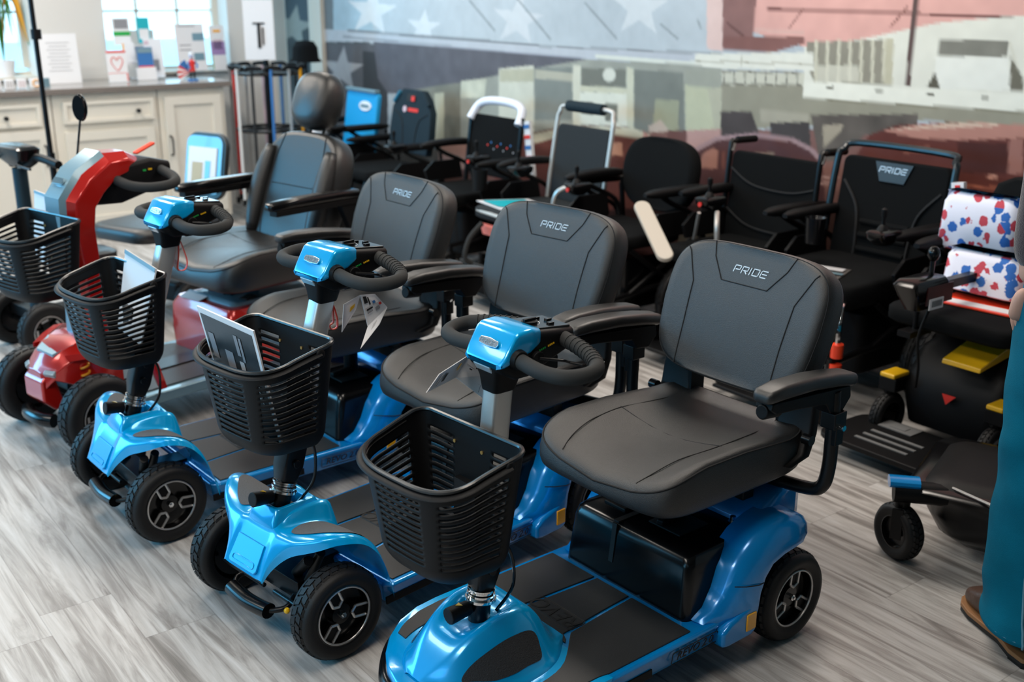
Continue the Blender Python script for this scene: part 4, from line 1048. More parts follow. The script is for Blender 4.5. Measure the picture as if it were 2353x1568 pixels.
    basket(t, X=1.0, Zt=.785, Zf=.735, Zb=.525, wb=.175, depth=.215, piv=(.92, 0))
    obj('basket_bracket', MB().box((.975, 0, .64), (.06, .08, .08)), 'metalb', t)
    # captain seat
    sp_ = MB().cyl((.22, 0, .36), (.22, 0, .44), .03, 20); sp_.box((.22, 0, .435), (.3, .3, .03)); obj('seat_post', sp_, 'metalb', t)
    seat_pad(t, w=.255, x0=-.08, x1=.50, zt=.555, zb=.435, m='seat')
    b, P, E, up, fw = back_pad(t, w=.232, h=.50, z0=.50, x0=.085, tilt=.40, th=.10, m='seat', e=3.6, dome=.0)
    sm = MB()
    for sg in (-1, 1):
        sm.tube([P(sg * (.125 + .03 * math.sin(PI * k / 12)), .02 + .46 * k / 12, .0005) for k in range(13)], .0022, 6)
        bol = MB().tube([P(sg * (.185 + .01 * math.sin(PI * k / 12)), .06 + .36 * k / 12, .004) for k in range(13)], [.012 + .028 * math.sin(PI * (k + .5) / 13) ** .5 for k in range(13)], 14); obj('side_bolster', bol, 'seat', b, ang=80)
    sm.tube([P(-.13 + .26 * k / 8, .27, .0005) for k in range(9)], .002, 6); obj('seam', sm, 'seam', b)
    ps = MB()
    for sg in (-1, 1): ps.tube([P(sg * .04, .48, -.05), P(sg * .04, .56, -.05)], .006, 8)
    obj('headrest_post', ps, 'metalb', b)
    o = Vector(P(-.015, .628, -.02)); H = MB(); n = 28; rings = []
    for dx, s_ in ((.060, .02), (.058, .6), (.045, .86), (.02, .98), (-.02, 1.0), (-.045, .96), (-.07, .8), (-.08, .5), (-.082, .02)):
        r = []
        for k in range(n):
            a = k * 2 * PI / n; ca, sa = math.cos(a), math.sin(a); px = math.copysign(abs(ca) ** .72, ca); py = math.copysign(abs(sa) ** .72, sa)
            r.append(tuple(o + fw * dx + Vector((0, px * .108 * s_, 0)) + up * (py * .118 * s_)))
        rings.append(r)
    H.loft(rings); hr = obj('headrest', H, 'seat', t, ang=80)
    for y, sg in ((-.30, -1), (.285, 1)):
        A = MB().loft([[(x, y + p, z + q) for p, q in rrect(w, h, min(w, h) * .35, 3)] for x, z, w, h in ((.335, .745, .03, .015), (.325, .748, .052, .03), (.20, .752, .058, .036), (.0, .752, .058, .036), (-.09, .748, .055, .034), (-.10, .746, .04, .02))])
        ar = obj('armrest', A, 'gloss', t, ang=50)
        q = MB().box((.11, y, .722), (.40, .045, .022)); q.ext([(.0, .715), (-.09, .715), (-.11, .60), (-.06, .58)], y - .016, y + .016); q.tube([(-.07, y, .62), (-.04, y, .50), (.03, y - sg * .08, .455)], .016, 8); obj('arm_base', q, 'plastic', ar, bevel=.003)
    lv = MB().tube(smooth([(.05, -.28, .50), (.0, -.30, .52), (-.05, -.30, .56)], 4), .014, 10); obj('recline_lever', lv, 'gloss', t)
    return t
SCD = red_scooter()

# ------------------------------------------------------------------ grey-tyred folding scooter at the far left edge
t = thing('mobility_scooter', 'slim dark folding scooter with straight handlebar at the left edge', 'mobility scooter', (1.16, 4.95, 0), math.radians(-170))
obj('column', MB().cyl((0, 0, .15), (-.0, 0, .79), .030, 16), mat('dark_blue_metal', (.02, .045, .06), .35, metal=.5), t)
obj('display_head', MB().loft([[(x, y, z) for x, y in rrect(w, d, .02, 3)] for z, w, d in ((.80, .06, .08), (.83, .09, .22), (.875, .10, .24), (.885, .08, .20))]), 'gloss', t)
for sg in (-1, 1):
    obj('handlebar', MB().tube(smooth([(0, sg * .06, .80), (-.01, sg * .12, .83), (-.02, sg * .15, .845), (-.03, sg * .30, .83)], 4), .017, 12), 'plastic', t)
    obj('brake_lever', MB().tube(smooth([(.03, sg * .08, .83), (.06, sg * .13, .82), (.06, sg * .24, .815)], 4), .005, 8), 'metalb', t)
    wheel(t, (.04, sg * .16, .12), R=.12, w=.07, side=sg, style='s')
obj('front_fork', MB().box((.02, 0, .17), (.08, .26, .05)).cyl((.04, -.15, .12), (.04, .15, .12), .012), 'metalb', t, bevel=.004)
obj('frame_tube', MB().tube(smooth([(0, 0, .16), (-.08, 0, .12), (-.22, 0, .12), (-.30, 0, .2)], 5), .03, 12), 'metalb', t)
obj('floor_board', MB().box((-.15, 0, .145), (.22, .24, .02)), 'plastic', t, bevel=.004)
for sg in (-1, 1): wheel(t, (-.30, sg * .12, .09), R=.09, w=.05, side=sg, style='s')
obj('seat_post', MB().cyl((-.27, 0, .15), (-.27, 0, .36), .02), 'metalb', t)
obj('seat', MB().loft([[(x, y, z) for x, y in rrect(w, w, .05, 4, -.26, 0)] for z, w in ((.35, .18), (.36, .20), (.39, .20), (.40, .17))]), 'seat', t)
g_ = plate('hang_tag', [(1.335, 4.86, .765), (1.385, 4.83, .765), (1.375, 4.83, .69), (1.325, 4.86, .69)], 'engr', .002); tag(g_, 'black and white printed tag hanging from the straight handlebar at the left', 'tag')
for k in range(4): plate('print_line', [(1.338, 4.857, .757 - .018 * k), (1.380, 4.827, .757 - .018 * k), (1.378, 4.827, .749 - .018 * k), (1.336, 4.857, .749 - .018 * k)], 'white', -.003, g_)
# chair back wrapped in plastic with a leaflet, left of the captain seat
t = thing('power_chair', 'power chair with plastic-wrapped leaflet on its small back, left of the captain seat', 'power chair', (2.08, 5.30, 0), math.radians(-158))
f = frame((0, 0, .52), (0, 1, 0), (-.2, 0, 1))
obj('backrest', MB().ext(rrect(.27, .33, .07, 5, 0, .15), -.03, .0, 'xy'), 'seat', t, xf=f, bevel=.008)
obj('clear_cover', MB().ext(rrect(.24, .28, .04, 4, -.005, .155), .001, .006, 'xy'), 'slate', t, xf=f)
lf_ = obj('leaflet', MB().box((-.010, .14, .009), (.19, .20, .004)), 'white', t, xf=f)
obj('leaflet_picture', MB().box((-.04, .11, .0115), (.07, .11, .002)), mat('sand_print', 'b9a98a', .6), lf_, xf=f); obj('leaflet_text', MB().box((.03, .13, .0115), (.035, .09, .002)), 'slate', lf_, xf=f)
obj('seat', MB().loft([[(x, y, z) for x, y in rrect(l, w, .10, 6, .30, 0)] for z, l, w in ((.385, .40, .32), (.395, .50, .40), (.43, .52, .42), (.455, .50, .40), (.462, .42, .34))]), 'seat', t, ang=60); obj('back_post', MB().cyl((-.02, 0, .40), (-.03, 0, .60), .018), 'metalb', t)
obj('seat_post', MB().cyl((.12, 0, .12), (.12, 0, .40), .025), 'metalb', t); obj('base', MB().box((.12, 0, .13), (.5, .34, .10)), 'plastic', t, bevel=.02)
for x in (-.08, .32):
    for sg in (-1, 1): wheel(t, (x, sg * .20, .09), R=.09, w=.05, side=sg, style='s')

# ------------------------------------------------------------------ loose things in and on the scooters
mg = [(.915, 2.425, .815), (.950, 2.195, .805), (1.005, 2.205, .52), (.975, 2.430, .53)]
def quad_pt(Q, u, v, lift=0):
    P = [Vector(p) for p in Q]; a = P[0].lerp(P[1], u); b = P[3].lerp(P[2], u); n = (P[1] - P[0]).cross(P[3] - P[0]).normalized()
    if n.x > 0: n = -n
    return a.lerp(b, v) + n * lift
def qrect(name, Q, u0, v0, u1, v1, m, par, lift=.002):
    a = [quad_pt(Q, u, v, lift) for u, v in ((u0, v0), (u1, v0), (u1, v1), (u0, v1))]
    return plate(name, a, m, .0006, par)
mz = plate('magazine', mg, 'white', .004); tag(mz, 'dark-covered product magazine in a clear sleeve standing in the basket of the second blue scooter', 'magazine')
M['cover'] = mat('charcoal_magazine_print', '2e3438', .35, noise=.5, nscale=14)
qrect('cover_picture', mg, .04, .05, .95, 1, 'cover', mz, .001)
for (a, b, c, d, m) in ((.10, .20, .20, .42, 'greyi'), (.36, .30, .50, .62, 'greyi'), (.52, .38, .60, .75, 'engr'), (.60, .35, .68, .52, 'faint'), (.30, .62, .44, .80, 'engr'), (.22, .55, .30, .95, 'engr'), (.60, .12, .66, .30, 'greyi'), (.68, .13, .72, .34, 'greyi')):
    qrect('printed_picture', mg, a, b, c, d, m, mz, .0022)
n_ = (Vector(mg[1]) - Vector(mg[0])).normalized(); dn = (Vector(mg[3]) - Vector(mg[0])).normalized()
for (tx, u, v, sz) in (('TOU', .84, .60, .030), ('BUILT T', .70, .62, .027), ('SI', .17, .66, .055)):
    obj('cover_lettering', textmesh(tx, sz, .0006), 'white', mz, xf=frame(quad_pt(mg, u, v, .0030), dn, -n_))
sl = [(1.018, 3.225, .785), (1.013, 2.965, .780), (.960, 2.995, .56), (.965, 3.205, .56)]
o = plate('document_sleeve', sl, 'white', .004); tag(o, 'white sheets in a clear sleeve standing in the basket of the third blue scooter', 'paper sleeve'); qrect('sleeve_edge', sl, 0, 0, 1, .05, 'slate', o)
sl = [(1.015, 4.16, .825), (1.055, 3.90, .815), (1.02, 3.92, .58), (.985, 4.16, .58)]
o = plate('document_sleeve', sl, 'white', .004); tag(o, 'white sheets in a clear sleeve standing in the basket of the red scooter', 'paper sleeve'); qrect('sleeve_edge', sl, 0, 0, 1, .04, 'slate', o)
def folded_tag(label, quads, marks):
    t = plate('hang_tag', quads[0], 'white', .0012); tag(t, label, 'tag', 'folded instruction tags on the scooters')
    for q in quads[1:]: plate('tag_panel', q, 'white', .0012, t)
    for (k, u0, v0, u1, v1, m) in marks:
        Q = quads[k]; P = [Vector(p) for p in Q]; n = (P[1] - P[0]).cross(P[3] - P[0]).normalized()
        if n.dot(CO - P[0]) < 0: n = -n
        a = [P[0].lerp(P[1], u).lerp(P[3].lerp(P[2], u), v) + n * .0022 for u, v in ((u0, v0), (u1, v0), (u1, v1), (u0, v1))]
        plate('printed_mark', a, m, .0004, t)
    return t
a_ = at(1090, 818, 1, 1.775); 
def A3(u, v, y): return tuple(at(u, v, 1, y))
folded_tag('white folded instruction tag with wiring pictures hanging left of the nearest steering column',
    [[A3(1080, 815, 1.80), A3(1148, 862, 1.775), A3(1135, 935, 1.775), A3(1048, 868, 1.79)], [A3(1080, 815, 1.80), A3(1048, 868, 1.79), A3(980, 903, 1.72), A3(1010, 860, 1.74)], [A3(1118, 925, 1.785), A3(1135, 935, 1.78), A3(1132, 990, 1.77), A3(1112, 978, 1.775)]],
    [(0, .12, .06, .30, .20, 'engr'), (0, .30, .10, .38, .34, 'engr'), (0, .45, .12, .60, .17, 'engr'), (0, .16, .42, .34, .46, 'engr'), (0, .2, .52, .46, .56, 'engr'), (0, .2, .62, .46, .66, 'greyi'), (0, .5, .40, .52, .72, 'engr'), (0, .05, .35, .95, .36, 'greyi'), (0, .55, .05, .56, .95, 'greyi'), (0, .66, .55, .80, .72, 'bluei'), (1, .2, .2, .5, .26, 'yellow'), (1, .3, .6, .7, .68, 'engr'), (1, .2, .8, .8, .84, 'greyi'), (2, .2, .2, .6, .3, 'greyi'), (2, .3, .5, .7, .8, 'engr')])
folded_tag('white folded instruction tag hanging under the steering head of the second blue scooter',
    [[A3(828, 678, 2.32), A3(862, 676, 2.33), A3(890, 706, 2.33), A3(845, 750, 2.32)], [A3(828, 678, 2.32), A3(818, 712, 2.315), A3(786, 764, 2.27), A3(790, 700, 2.28)], [A3(845, 750, 2.32), A3(890, 706, 2.33), A3(872, 745, 2.31), A3(828, 802, 2.28)]],
    [(0, .1, .06, .3, .3, 'engr'), (0, .35, .1, .42, .4, 'engr'), (0, .12, .5, .45, .56, 'engr'), (0, .12, .62, .4, .66, 'greyi'), (0, .55, .3, .7, .42, 'bluei'), (0, .55, .6, .75, .75, 'greyi'), (0, .8, .5, .92, .62, 'redd'), (0, .04, .46, .95, .47, 'greyi'), (1, .3, .3, .5, .6, 'yellow'), (2, .4, .3, .6, .6, 'faint')])
folded_tag('narrow white tag hanging beside the steering column of the third blue scooter', [[A3(402, 550, 3.13), A3(413, 552, 3.13), A3(411, 625, 3.13), A3(397, 612, 3.13)]], [(0, .2, .7, .6, .85, 'pink')])
def key_loop(label, pts):
    o = obj('key_strap', MB().tube(smooth(pts, 6, True), .0042, 8, closed=True, flat=.45), 'orange'); tag(o, label, 'strap', 'red key straps on the steering columns')
key_loop('orange-red key strap hanging from the steering head of the second blue scooter', [A3(764, 700, 2.34), A3(774, 730, 2.34), A3(774, 752, 2.34), A3(762, 757, 2.34), A3(757, 748, 2.34), A3(766, 738, 2.34)])
key_loop('orange-red key strap hanging from the steering head of the third blue scooter', [A3(411, 552, 3.13), A3(422, 575, 3.13), A3(430, 602, 3.13), A3(424, 620, 3.13), A3(408, 618, 3.13), A3(410, 590, 3.13)])
# ------------------------------------------------------------------ power chairs along the mural wall (local x points away from the wall)
def joystick(par, x, y, z, yaw=0, lit=False):
    j = obj('joystick_box', MB().loft([[(x + a, y + b, z + h) for a, b in rrect(w, d, .018, 4)] for h, w, d in ((-.025, .06, .05), (.0, .12, .075), (.022, .13, .08), (.03, .11, .065))]), 'gloss', par, ang=50)
    obj('joystick', MB().lathe([(.022, .028), (.016, .042), (.008, .05), (.006, .07), (.011, .085), (.011, .105), (.0001, .112)], 'z', (x + .01, y, z), n=16), 'plastic', j)
    if lit: obj('power_button', MB().cyl((x + .062, y, z + .002), (x + .067, y, z + .002), .010, 12), 'redd', j)
    return j
def pad_arm(par, y, z, x0=-.1, x1=.28, m='plastic', wave=.0):
    A = MB(); rings = []
    for k in range(11):
        u = k / 10; x = x0 + (x1 - x0) * u; w = .031 * (1 - abs(2 * u - 1) ** 5 * .6); h = .020 * (1 - abs(2 * u - 1) ** 5 * .6)
        rings.append([(x, y + p, z + wave * math.sin(u * PI) + q) for p, q in rrect(2 * w, 2 * h, h * .8, 3)])
    a = obj('armrest', A.loft(rings), m, par, ang=60)
    obj('arm_support', MB().tube(smooth([(x0 + .28, y, z - .014), (x0 + .22, y, z - .05), (x0 + .06, y, z - .13), (x0 + .02, y, z - .24)], 5), .012, 8).tube([(x0 + .02, y, z - .02), (x0 + .0, y, z - .24)], .010, 8), 'metalb', a)
    obj('side_guard', MB().ext([(x0 + .10, z - .20), (x0 + .34, z - .20), (x0 + .36, z - .14), (x0 + .30, z - .09), (x0 + .12, z - .09)], y - .008, y + .008), 'plastic', a, bevel=.003)
    return a
def chair_base(par, w=.27, drive=.16, cast=.085, cx=.42, body='plastic', low=True, foot=True, zs=.44):
    for sg in (-1, 1):
        wheel(par, (.02, sg * w, drive), R=drive, w=.05, side=sg, style='s')
        c = MB(); wheel(par, (cx, sg * (w - .05), cast), R=cast, w=.035, side=sg, style='s')
        obj('caster_fork', MB().box((cx, sg * (w - .05) + .03, cast + .02), (.03, .006, cast * 1.5)).box((cx, sg * (w - .05) - .03, cast + .02), (.03, .006, cast * 1.5)).cyl((cx, sg * (w - .05), cast * 1.75), (cx, sg * (w - .05), cast * 2.5), .016, 12), 'metalb', par)
        obj('side_frame', MB().tube(smooth([(-.1, sg * (w - .06), drive + .02), (.1, sg * (w - .06), drive + .06), (.3, sg * (w - .06), cast * 2.4), (cx, sg * (w - .05), cast * 2.3)], 4), .014, 8).tube([(-.05, sg * (w - .06), drive), (.30, sg * (w - .06), zs - .03)], .012, 8).tube([(.30, sg * (w - .06), cast * 2.4), (-.08, sg * (w - .06), zs - .03)], .012, 8), 'metalb', par)
    obj('battery_pack', MB().loft([[(x, y, z) for x, y in rrect(.42, .36, .04, 3, .10, 0)] for z in (.12, .36)]), body, par, bevel=.01)
    if foot:
        f = MB().box((cx + .10, 0, .06), (.16, .34, .015), rot=(0, -.15, 0)); obj('footplate', f, 'plastic', par, bevel=.005)
        obj('foot_tube', MB().tube([(.34, -.08, zs - .04), (cx + .06, -.08, .075)], .012, 8).tube([(.34, .08, zs - .04), (cx + .06, .08, .075)], .012, 8), 'metalb', par)
def cushion(par, w, x0, x1, z, m='fabric', th=.06, name='seat', lip=None):
    s = obj(name, MB().loft([[(x, y, zz) for x, y in rrect((x1 - x0) * k, w * k, .05, 4, (x0 + x1) / 2, 0)] for zz, k in ((z - th, .94), (z - th * .8, 1), (z - .012, 1), (z - .003, .97), (z, .90))]), m, par, ang=60)
    if lip: obj('front_piping', MB().tube([(x1 - .01, -w / 2 + .04, z - .02), (x1 + .004, 0, z - .022), (x1 - .01, w / 2 - .04, z - .02)], .010, 8), lip, s)
    return s
def back_panel(par, w, z0, z1, x0=0, tilt=.15, m='fabric', poly=None, th=.035, name='backrest'):
    f = frame((x0, 0, z0), (0, 1, 0), (-tilt, 0, 1)); h = (z1 - z0) * math.hypot(1, tilt)
    P = poly or rrect(w, h, .03, 4, 0, h / 2)
    o = obj(name, MB().ext(P, -th, 0, 'xy'), m, par, xf=f, bevel=.010, seg=3)
    return o, f, h
CH = 'power chairs lined up along the mural wall'
def chair(label, x, y, rz=PI, group=CH): return thing('power_chair', label, 'power chair', (x, y, 0), rz, group)

# 1 blue fabric back, floral pouch
t = chair('power chair with a bright blue back panel and white oval logo, behind the captain headrest', 3.62, 6.50)
b, f, h = back_panel(t, .40, .45, .86, m=mat('bright_blue_fabric', (.0, .30, .62), .6))
obj('logo_plate', MB().ext([(.075 * math.cos(k * PI / 10), .032 * math.sin(k * PI / 10)) for k in range(20)], .0, .006, 'xy'), 'white', b, xf=f @ Matrix.Translation((.06, h - .09, 0)))
obj('lettering_bar', MB().box((.06, h - .09, .008), (.10, .02, .002)), 'slate', b, xf=f)
obj('top_strip', MB().box((-.064, 0, .868), (.04, .38, .022)), 'slate', t, bevel=.004)
cushion(t, .42, -.02, .40, .46); pad_arm(t, -.25, .66); pad_arm(t, .25, .66); joystick(t, .28, .25, .66); chair_base(t)
q = obj('pouch', MB().ball((.30, .10, .66), .075, 16, (1.0, 1.0, .65)), 'white'); q.location = (3.62, 6.5, 0); q.rotation_euler = (0, 0, PI); tag(q, 'small white pouch with blue and red flowers resting on the blue-backed chair arm', 'pouch')
for k, (a, c_) in enumerate(((.0, 'bluei'), (.8, 'redd'), (1.7, 'bluei'), (-.7, 'redd'), (2.6, 'bluei'))): obj('flower_print', MB().ball((.30 + .066 * math.cos(a), .10 + .066 * math.sin(a), .675), .018, 8, (1, 1, 1)), c_, q)
obj('white_tag', MB().box((.36, .06, .60), (.05, .16, .02), rot=(.5, 0, 0)), 'white', t)
# 2 shield shaped folding back with a handle hole
t = chair('power chair with a shield-shaped blue-black back, carrying hole and red lettering', 3.66, 5.93)
pl_ = [(-.215, 0), (-.235, .12), (-.225, .27), (-.175, .33), (-.125, .385), (.10, .385), (.165, .335), (.215, .26), (.225, .12), (.21, 0)]
b, f, h = back_panel(t, .45, .53, .90, m='navyf', poly=pl_, th=.05)
obj('handle_hole', MB().ext(rrect(.10, .045, .012, 3, -.01, .335), .0, .003, 'xy'), 'engr', b, xf=f); obj('red_tab', MB().box((.015, .33, .006), (.035, .03, .004)), 'redd', b, xf=f)
obj('logo', MB().ext([(-.075 + .02 * math.cos(k * PI / 8), .262 + .02 * math.sin(k * PI / 8)) for k in range(16)], .0, .004, 'xy'), 'pink', b, xf=f)
obj('red_print', MB().ext(rrect(.115, .022, .008, 3, .02, .262), .0, .003, 'xy'), 'redd', b, xf=f)
for sg in (-1, 1):
    obj('top_trim', MB().tube([(sg * .20, .30, .004), (sg * .14, .365, .004)], .012, 8), mat('bright_blue_trim', (.02, .16, .26), .5) if sg < 0 else 'navyf', b, xf=f)
    obj('seam', MB().tube(smooth([(sg * .19, .25, .001), (sg * .10, .20, .002), (sg * .07, .10, .002), (sg * .06, .01, .001)], 5), .003, 6), 'seam', b, xf=f)
cushion(t, .42, -.02, .40, .47); pad_arm(t, -.25, .60); pad_arm(t, .25, .60); joystick(t, .24, .26, .60); chair_base(t)
obj('red_latch', MB().box((.20, -.12, .42), (.03, .03, .05)), 'orange', t)
# 3 white wrapped push bar
t = chair('power chair with a push bar wrapped in white plastic and flower stitching on its back', 3.66, 5.06)
b, f, h = back_panel(t, .45, .50, .83, m='fabric')
obj('push_bar', MB().tube(smooth([(-.03, -.225, .80), (-.075, -.20, .875), (-.085, -.10, .905), (-.085, .10, .905), (-.075, .20, .875), (-.03, .225, .80)], 5), .024, 12), mat('white_plastic_wrap', 'e4e8f4', .35, coat=.4), t)
for k in range(9): obj('stitched_flower', MB().ball((-.05 + .03 * k, .17 + .02 * math.sin(k * 2.1), .001), .006, 8, (1, 1, .2)), ['redd', 'bluei', 'greyi'][k % 3], b, xf=f)
for sg in (-1, 1): obj('back_tube', MB().tube([(.0, sg * .235, .44), (-.05, sg * .235, .84)], .014, 8), 'metalb', t)
fl = MB().box((-.06, .29, .68), (.02, .05, .30), rot=(.15, 0, 0)); fo = obj('flag_cloth', fl, 'white', t, label='patterned red, white and blue cloth strip')
for k in range(5): obj('cloth_stripe', MB().box((-.048, .272 + .0085 * k, .80 - .055 * k), (.003, .05, .02), rot=(.15, 0, 0)), 'redd' if k % 2 else 'bluei', fo)
cushion(t, .42, -.02, .42, .46); pad_arm(t, -.27, .66, wave=.01); pad_arm(t, .27, .62); joystick(t, .22, .20, .63, lit=True); chair_base(t)
obj('cup_holder', MB().lathe([(.0001, 0), (.036, 0), (.042, .11), (.038, .11), (.033, .008), (.0001, .008)], 'z', (.30, .33, .50), n=20), 'plastic', t)
# 4 grey frame with foam bar
t = chair('power chair with grey tube frame, dark foam push grip and teal leaflet on seat', 3.66, 4.33)
b, f, h = back_panel(t, .40, .46, .845, m='greyf')
obj('frame_tube', MB().tube(smooth([(.0, -.215, .44), (-.06, -.215, .82), (-.075, -.205, .90), (-.085, -.16, .935), (-.085, .16, .935), (-.075, .205, .90), (-.06, .215, .82), (.0, .215, .44)], 5), .012, 10), 'alu', t)
obj('foam_grip', MB().tube([(-.086, -.15, .935), (-.086, .12, .935)], .028, 14), 'navyf', t)
cushion(t, .44, .0, .48, .47, m='greyf', lip='alu'); pad_arm(t, -.27, .64, wave=.012); pad_arm(t, .27, .62, wave=.012); joystick(t, .22, -.16, .62); chair_base(t, body='gloss')
for sg in (-1, 1): obj('front_hoop', MB().tube(smooth([(.50, sg * .10, .40), (.57, sg * .11, .33), (.60, sg * .11, .24), (.56, sg * .10, .20)], 5), .013, 8), 'foam', t)
obj('lower_bar', MB().tube([(.56, -.2, .20), (.56, .2, .20)], .012, 8), 'foam', t)
obj('red_light', MB().box((.46, -.10, .36), (.02, .11, .06), rot=(0, .3, 0)), mat('pale_red_light_cover', (.9, .22, .18), .3), t, bevel=.006, label='pale red light cover')
o = plate('leaflet', [(3.26, 4.62, .474), (3.50, 4.50, .474), (3.44, 4.18, .474), (3.22, 4.36, .474)], 'white', .004); tag(o, 'white and teal leaflet lying on the seat of the grey framed chair', 'leaflet'); plate('teal_print', [(3.27, 4.58, .4785), (3.46, 4.48, .4785), (3.40, 4.24, .4785), (3.24, 4.40, .4785)], 'teal', -.0006, o)
# 5 rounded black back, cream arm
t = chair('power chair with a smooth rounded black back and a cream arm panel', 3.62, 3.74)
back_pad(t, w=.235, h=.34, z0=.52, x0=-.02, tilt=.15, th=.06, m='fabric', e=3.0, name='backrest')
cushion(t, .44, -.02, .42, .47); pad_arm(t, -.27, .66, wave=.01); pad_arm(t, .27, .66); joystick(t, .26, -.20, .62, lit=True); chair_base(t, body='gloss')
P = at(1475, 470, 0, 3.25); Q = at(1530, 585, 0, 3.16)
rz_ = lambda p: (-(p.x - 3.62), -(p.y - 3.74), p.z)
a_, b_ = Vector(rz_(P)), Vector(rz_(Q)); d_ = (b_ - a_).normalized(); f = frame(a_.lerp(b_, .5), Vector((-.8, .6, 0)) - d_ * d_.dot(Vector((-.8, .6, 0))), d_)
obj('side_panel', MB().ext(rrect(.070, (b_ - a_).length + .05, .034, 5), 0, .022, 'xy'), mat('cream_plastic', 'bdb6aa', .4), t, xf=f, bevel=.006, label='cream arm panel')
obj('curved_tube', MB().tube(smooth([(.30, -.20, .64), (.34, -.26, .60), (.34, -.29, .50), (.30, -.30, .42)], 5), .011, 8), 'alu', t)
# 6 black wheelchair with push handles
t = chair('black fabric power wheelchair with two rear push handles and a white curved tube', 3.74, 3.14)
b, f, h = back_panel(t, .47, .42, .835, tilt=.08, m='fabric')
for k, zz in enumerate((.30, .12)): obj('seam', MB().tube(smooth([(-.23, zz + .04, .002), (-.1, zz - .02, .003), (.1, zz - .03, .003), (.23, zz, .002)], 5), .004, 6), 'seam', b, xf=f)
for sg in (-1, 1):
    p = obj('back_post', MB().tube(smooth([(.0, sg * .245, .40), (-.03, sg * .245, .83), (-.05, sg * .245, .865), (-.09, sg * .245, .875)], 4), .012, 10), 'metalb', t)
    obj('post_end', MB().cyl((-.035, sg * .245, .83), (-.045, sg * .245, .862), .0145, 10), 'alu', p)
    obj('push_handle', MB().cyl((-.07, sg * .245, .873), (-.19, sg * .245, .870), .016, 12), 'plastic', p)
cushion(t, .42, -.02, .42, .47); pad_arm(t, -.235, .67); pad_arm(t, .235, .66); joystick(t, .30, -.04, .66, lit=True); chair_base(t, w=.235)
obj('curved_tube', MB().tube(smooth([(.30, .0, .63), (.33, .03, .58), (.33, .035, .52), (.32, .03, .47)], 5), .011, 8), 'alu', t); obj('curved_tube', MB().tube([(.26, -.14, .60), (.22, -.20, .46)], .008, 8), 'alu', t)
# 7 PRIDE wheelchair with rail
t = chair('black power wheelchair with silver name on its tall padded back and full-width rail', 3.76, 2.57)
b, f, h = back_panel(t, .48, .45, .88, tilt=.12, m='fabric', th=.05)
obj('name_patch', MB().ext([(-.085, h - .01), (.085, h - .01), (.055, h - .085), (-.055, h - .085)], 0, .006, 'xy'), 'seat', b, xf=f)
obj('name_lettering', pride(.020, .16), 'logo', b, xf=f @ Matrix.Translation((0, h - .038, .0065)))
for sg in (-1, 1): obj('back_seam', MB().tube(smooth([(sg * .22, h - .10, .001), (sg * .14, h - .20, .006), (sg * .12, h - .33, .006), (sg * .12, .02, .002)], 5), .006, 6), 'seam', b, xf=f)
for k in range(3): obj('back_fold', MB().tube([(-.11, .07 + .055 * k, .003), (.11, .07 + .055 * k, .003)], .012, 8), 'fabric', b, xf=f)
obj('push_rail', MB().tube(smooth([(.02, -.265, .42), (-.04, -.265, .84), (-.06, -.25, .90), (-.09, -.20, .925), (-.09, .20, .925), (-.06, .25, .90), (-.04, .265, .84), (.02, .265, .42)], 5), .014, 10), mat('blue_black_tube', (.008, .014, .018), .3), t)
cushion(t, .46, .0, .50, .50, th=.09); pad_arm(t, -.25, .66); pad_arm(t, .25, .66); joystick(t, .30, .22, .66)
chair_base(t, w=.28, drive=.16, cast=.10, cx=.55)
obj('red_band', MB().cyl((.55, .25, .26), (.55, .25, .31), .022, 12), 'orange', t); obj('red_band', MB().cyl((.55, .25, .20), (.55, .25, .235), .022, 12), 'orange', t)
obj('front_tube', MB().tube(smooth([(.44, .20, .44), (.50, .22, .44), (.55, .25, .38), (.55, .25, .30)], 5), .010, 8), 'chrome', t)
obj('cup_holder', MB().lathe([(.0001, 0), (.034, 0), (.040, .10), (.036, .10), (.0001, .008)], 'z', (.28, -.10, .58), n=20), 'gloss', t)
fl = obj('flag_cloth', MB().box((-.03, .305, .74), (.02, .05, .20), rot=(.15, 0, 0)), 'white', t, label='red, white and blue cloth strip'); obj('cloth_stripe', MB().box((-.018, .300, .78), (.003, .02, .10), rot=(.15, 0, 0)), 'redd', fl)
M['mag'] = mat('grey_magazine_print', '54504e', .4, noise=.6, nscale=16)
Q = [(3.42, 2.78, .504), (3.50, 2.50, .504), (3.28, 2.42, .504), (3.21, 2.66, .504)]
o = plate('magazine', Q, 'mag', .004); tag(o, 'printed magazine with a blue band lying on the silver-named wheelchair seat', 'magazine')
for (u0, v0, u1, v1, m) in ((.30, .15, .55, .35, 'redd'), (0, .42, 1, .52, 'slate'), (.0, .0, .2, .38, 'white'), (.1, .6, .5, .9, 'faint'), (.6, .6, .95, .85, 'engr'), (.6, .1, .95, .3, 'faint')):
    P4 = [Vector(p) for p in Q]; plate('printed_picture', [P4[0].lerp(P4[1], u).lerp(P4[3].lerp(P4[2], u), v) + Vector((0, 0, .0048)) for u, v in ((u0, v0), (u1, v0), (u1, v1), (u0, v1))], m, -.0005, o)
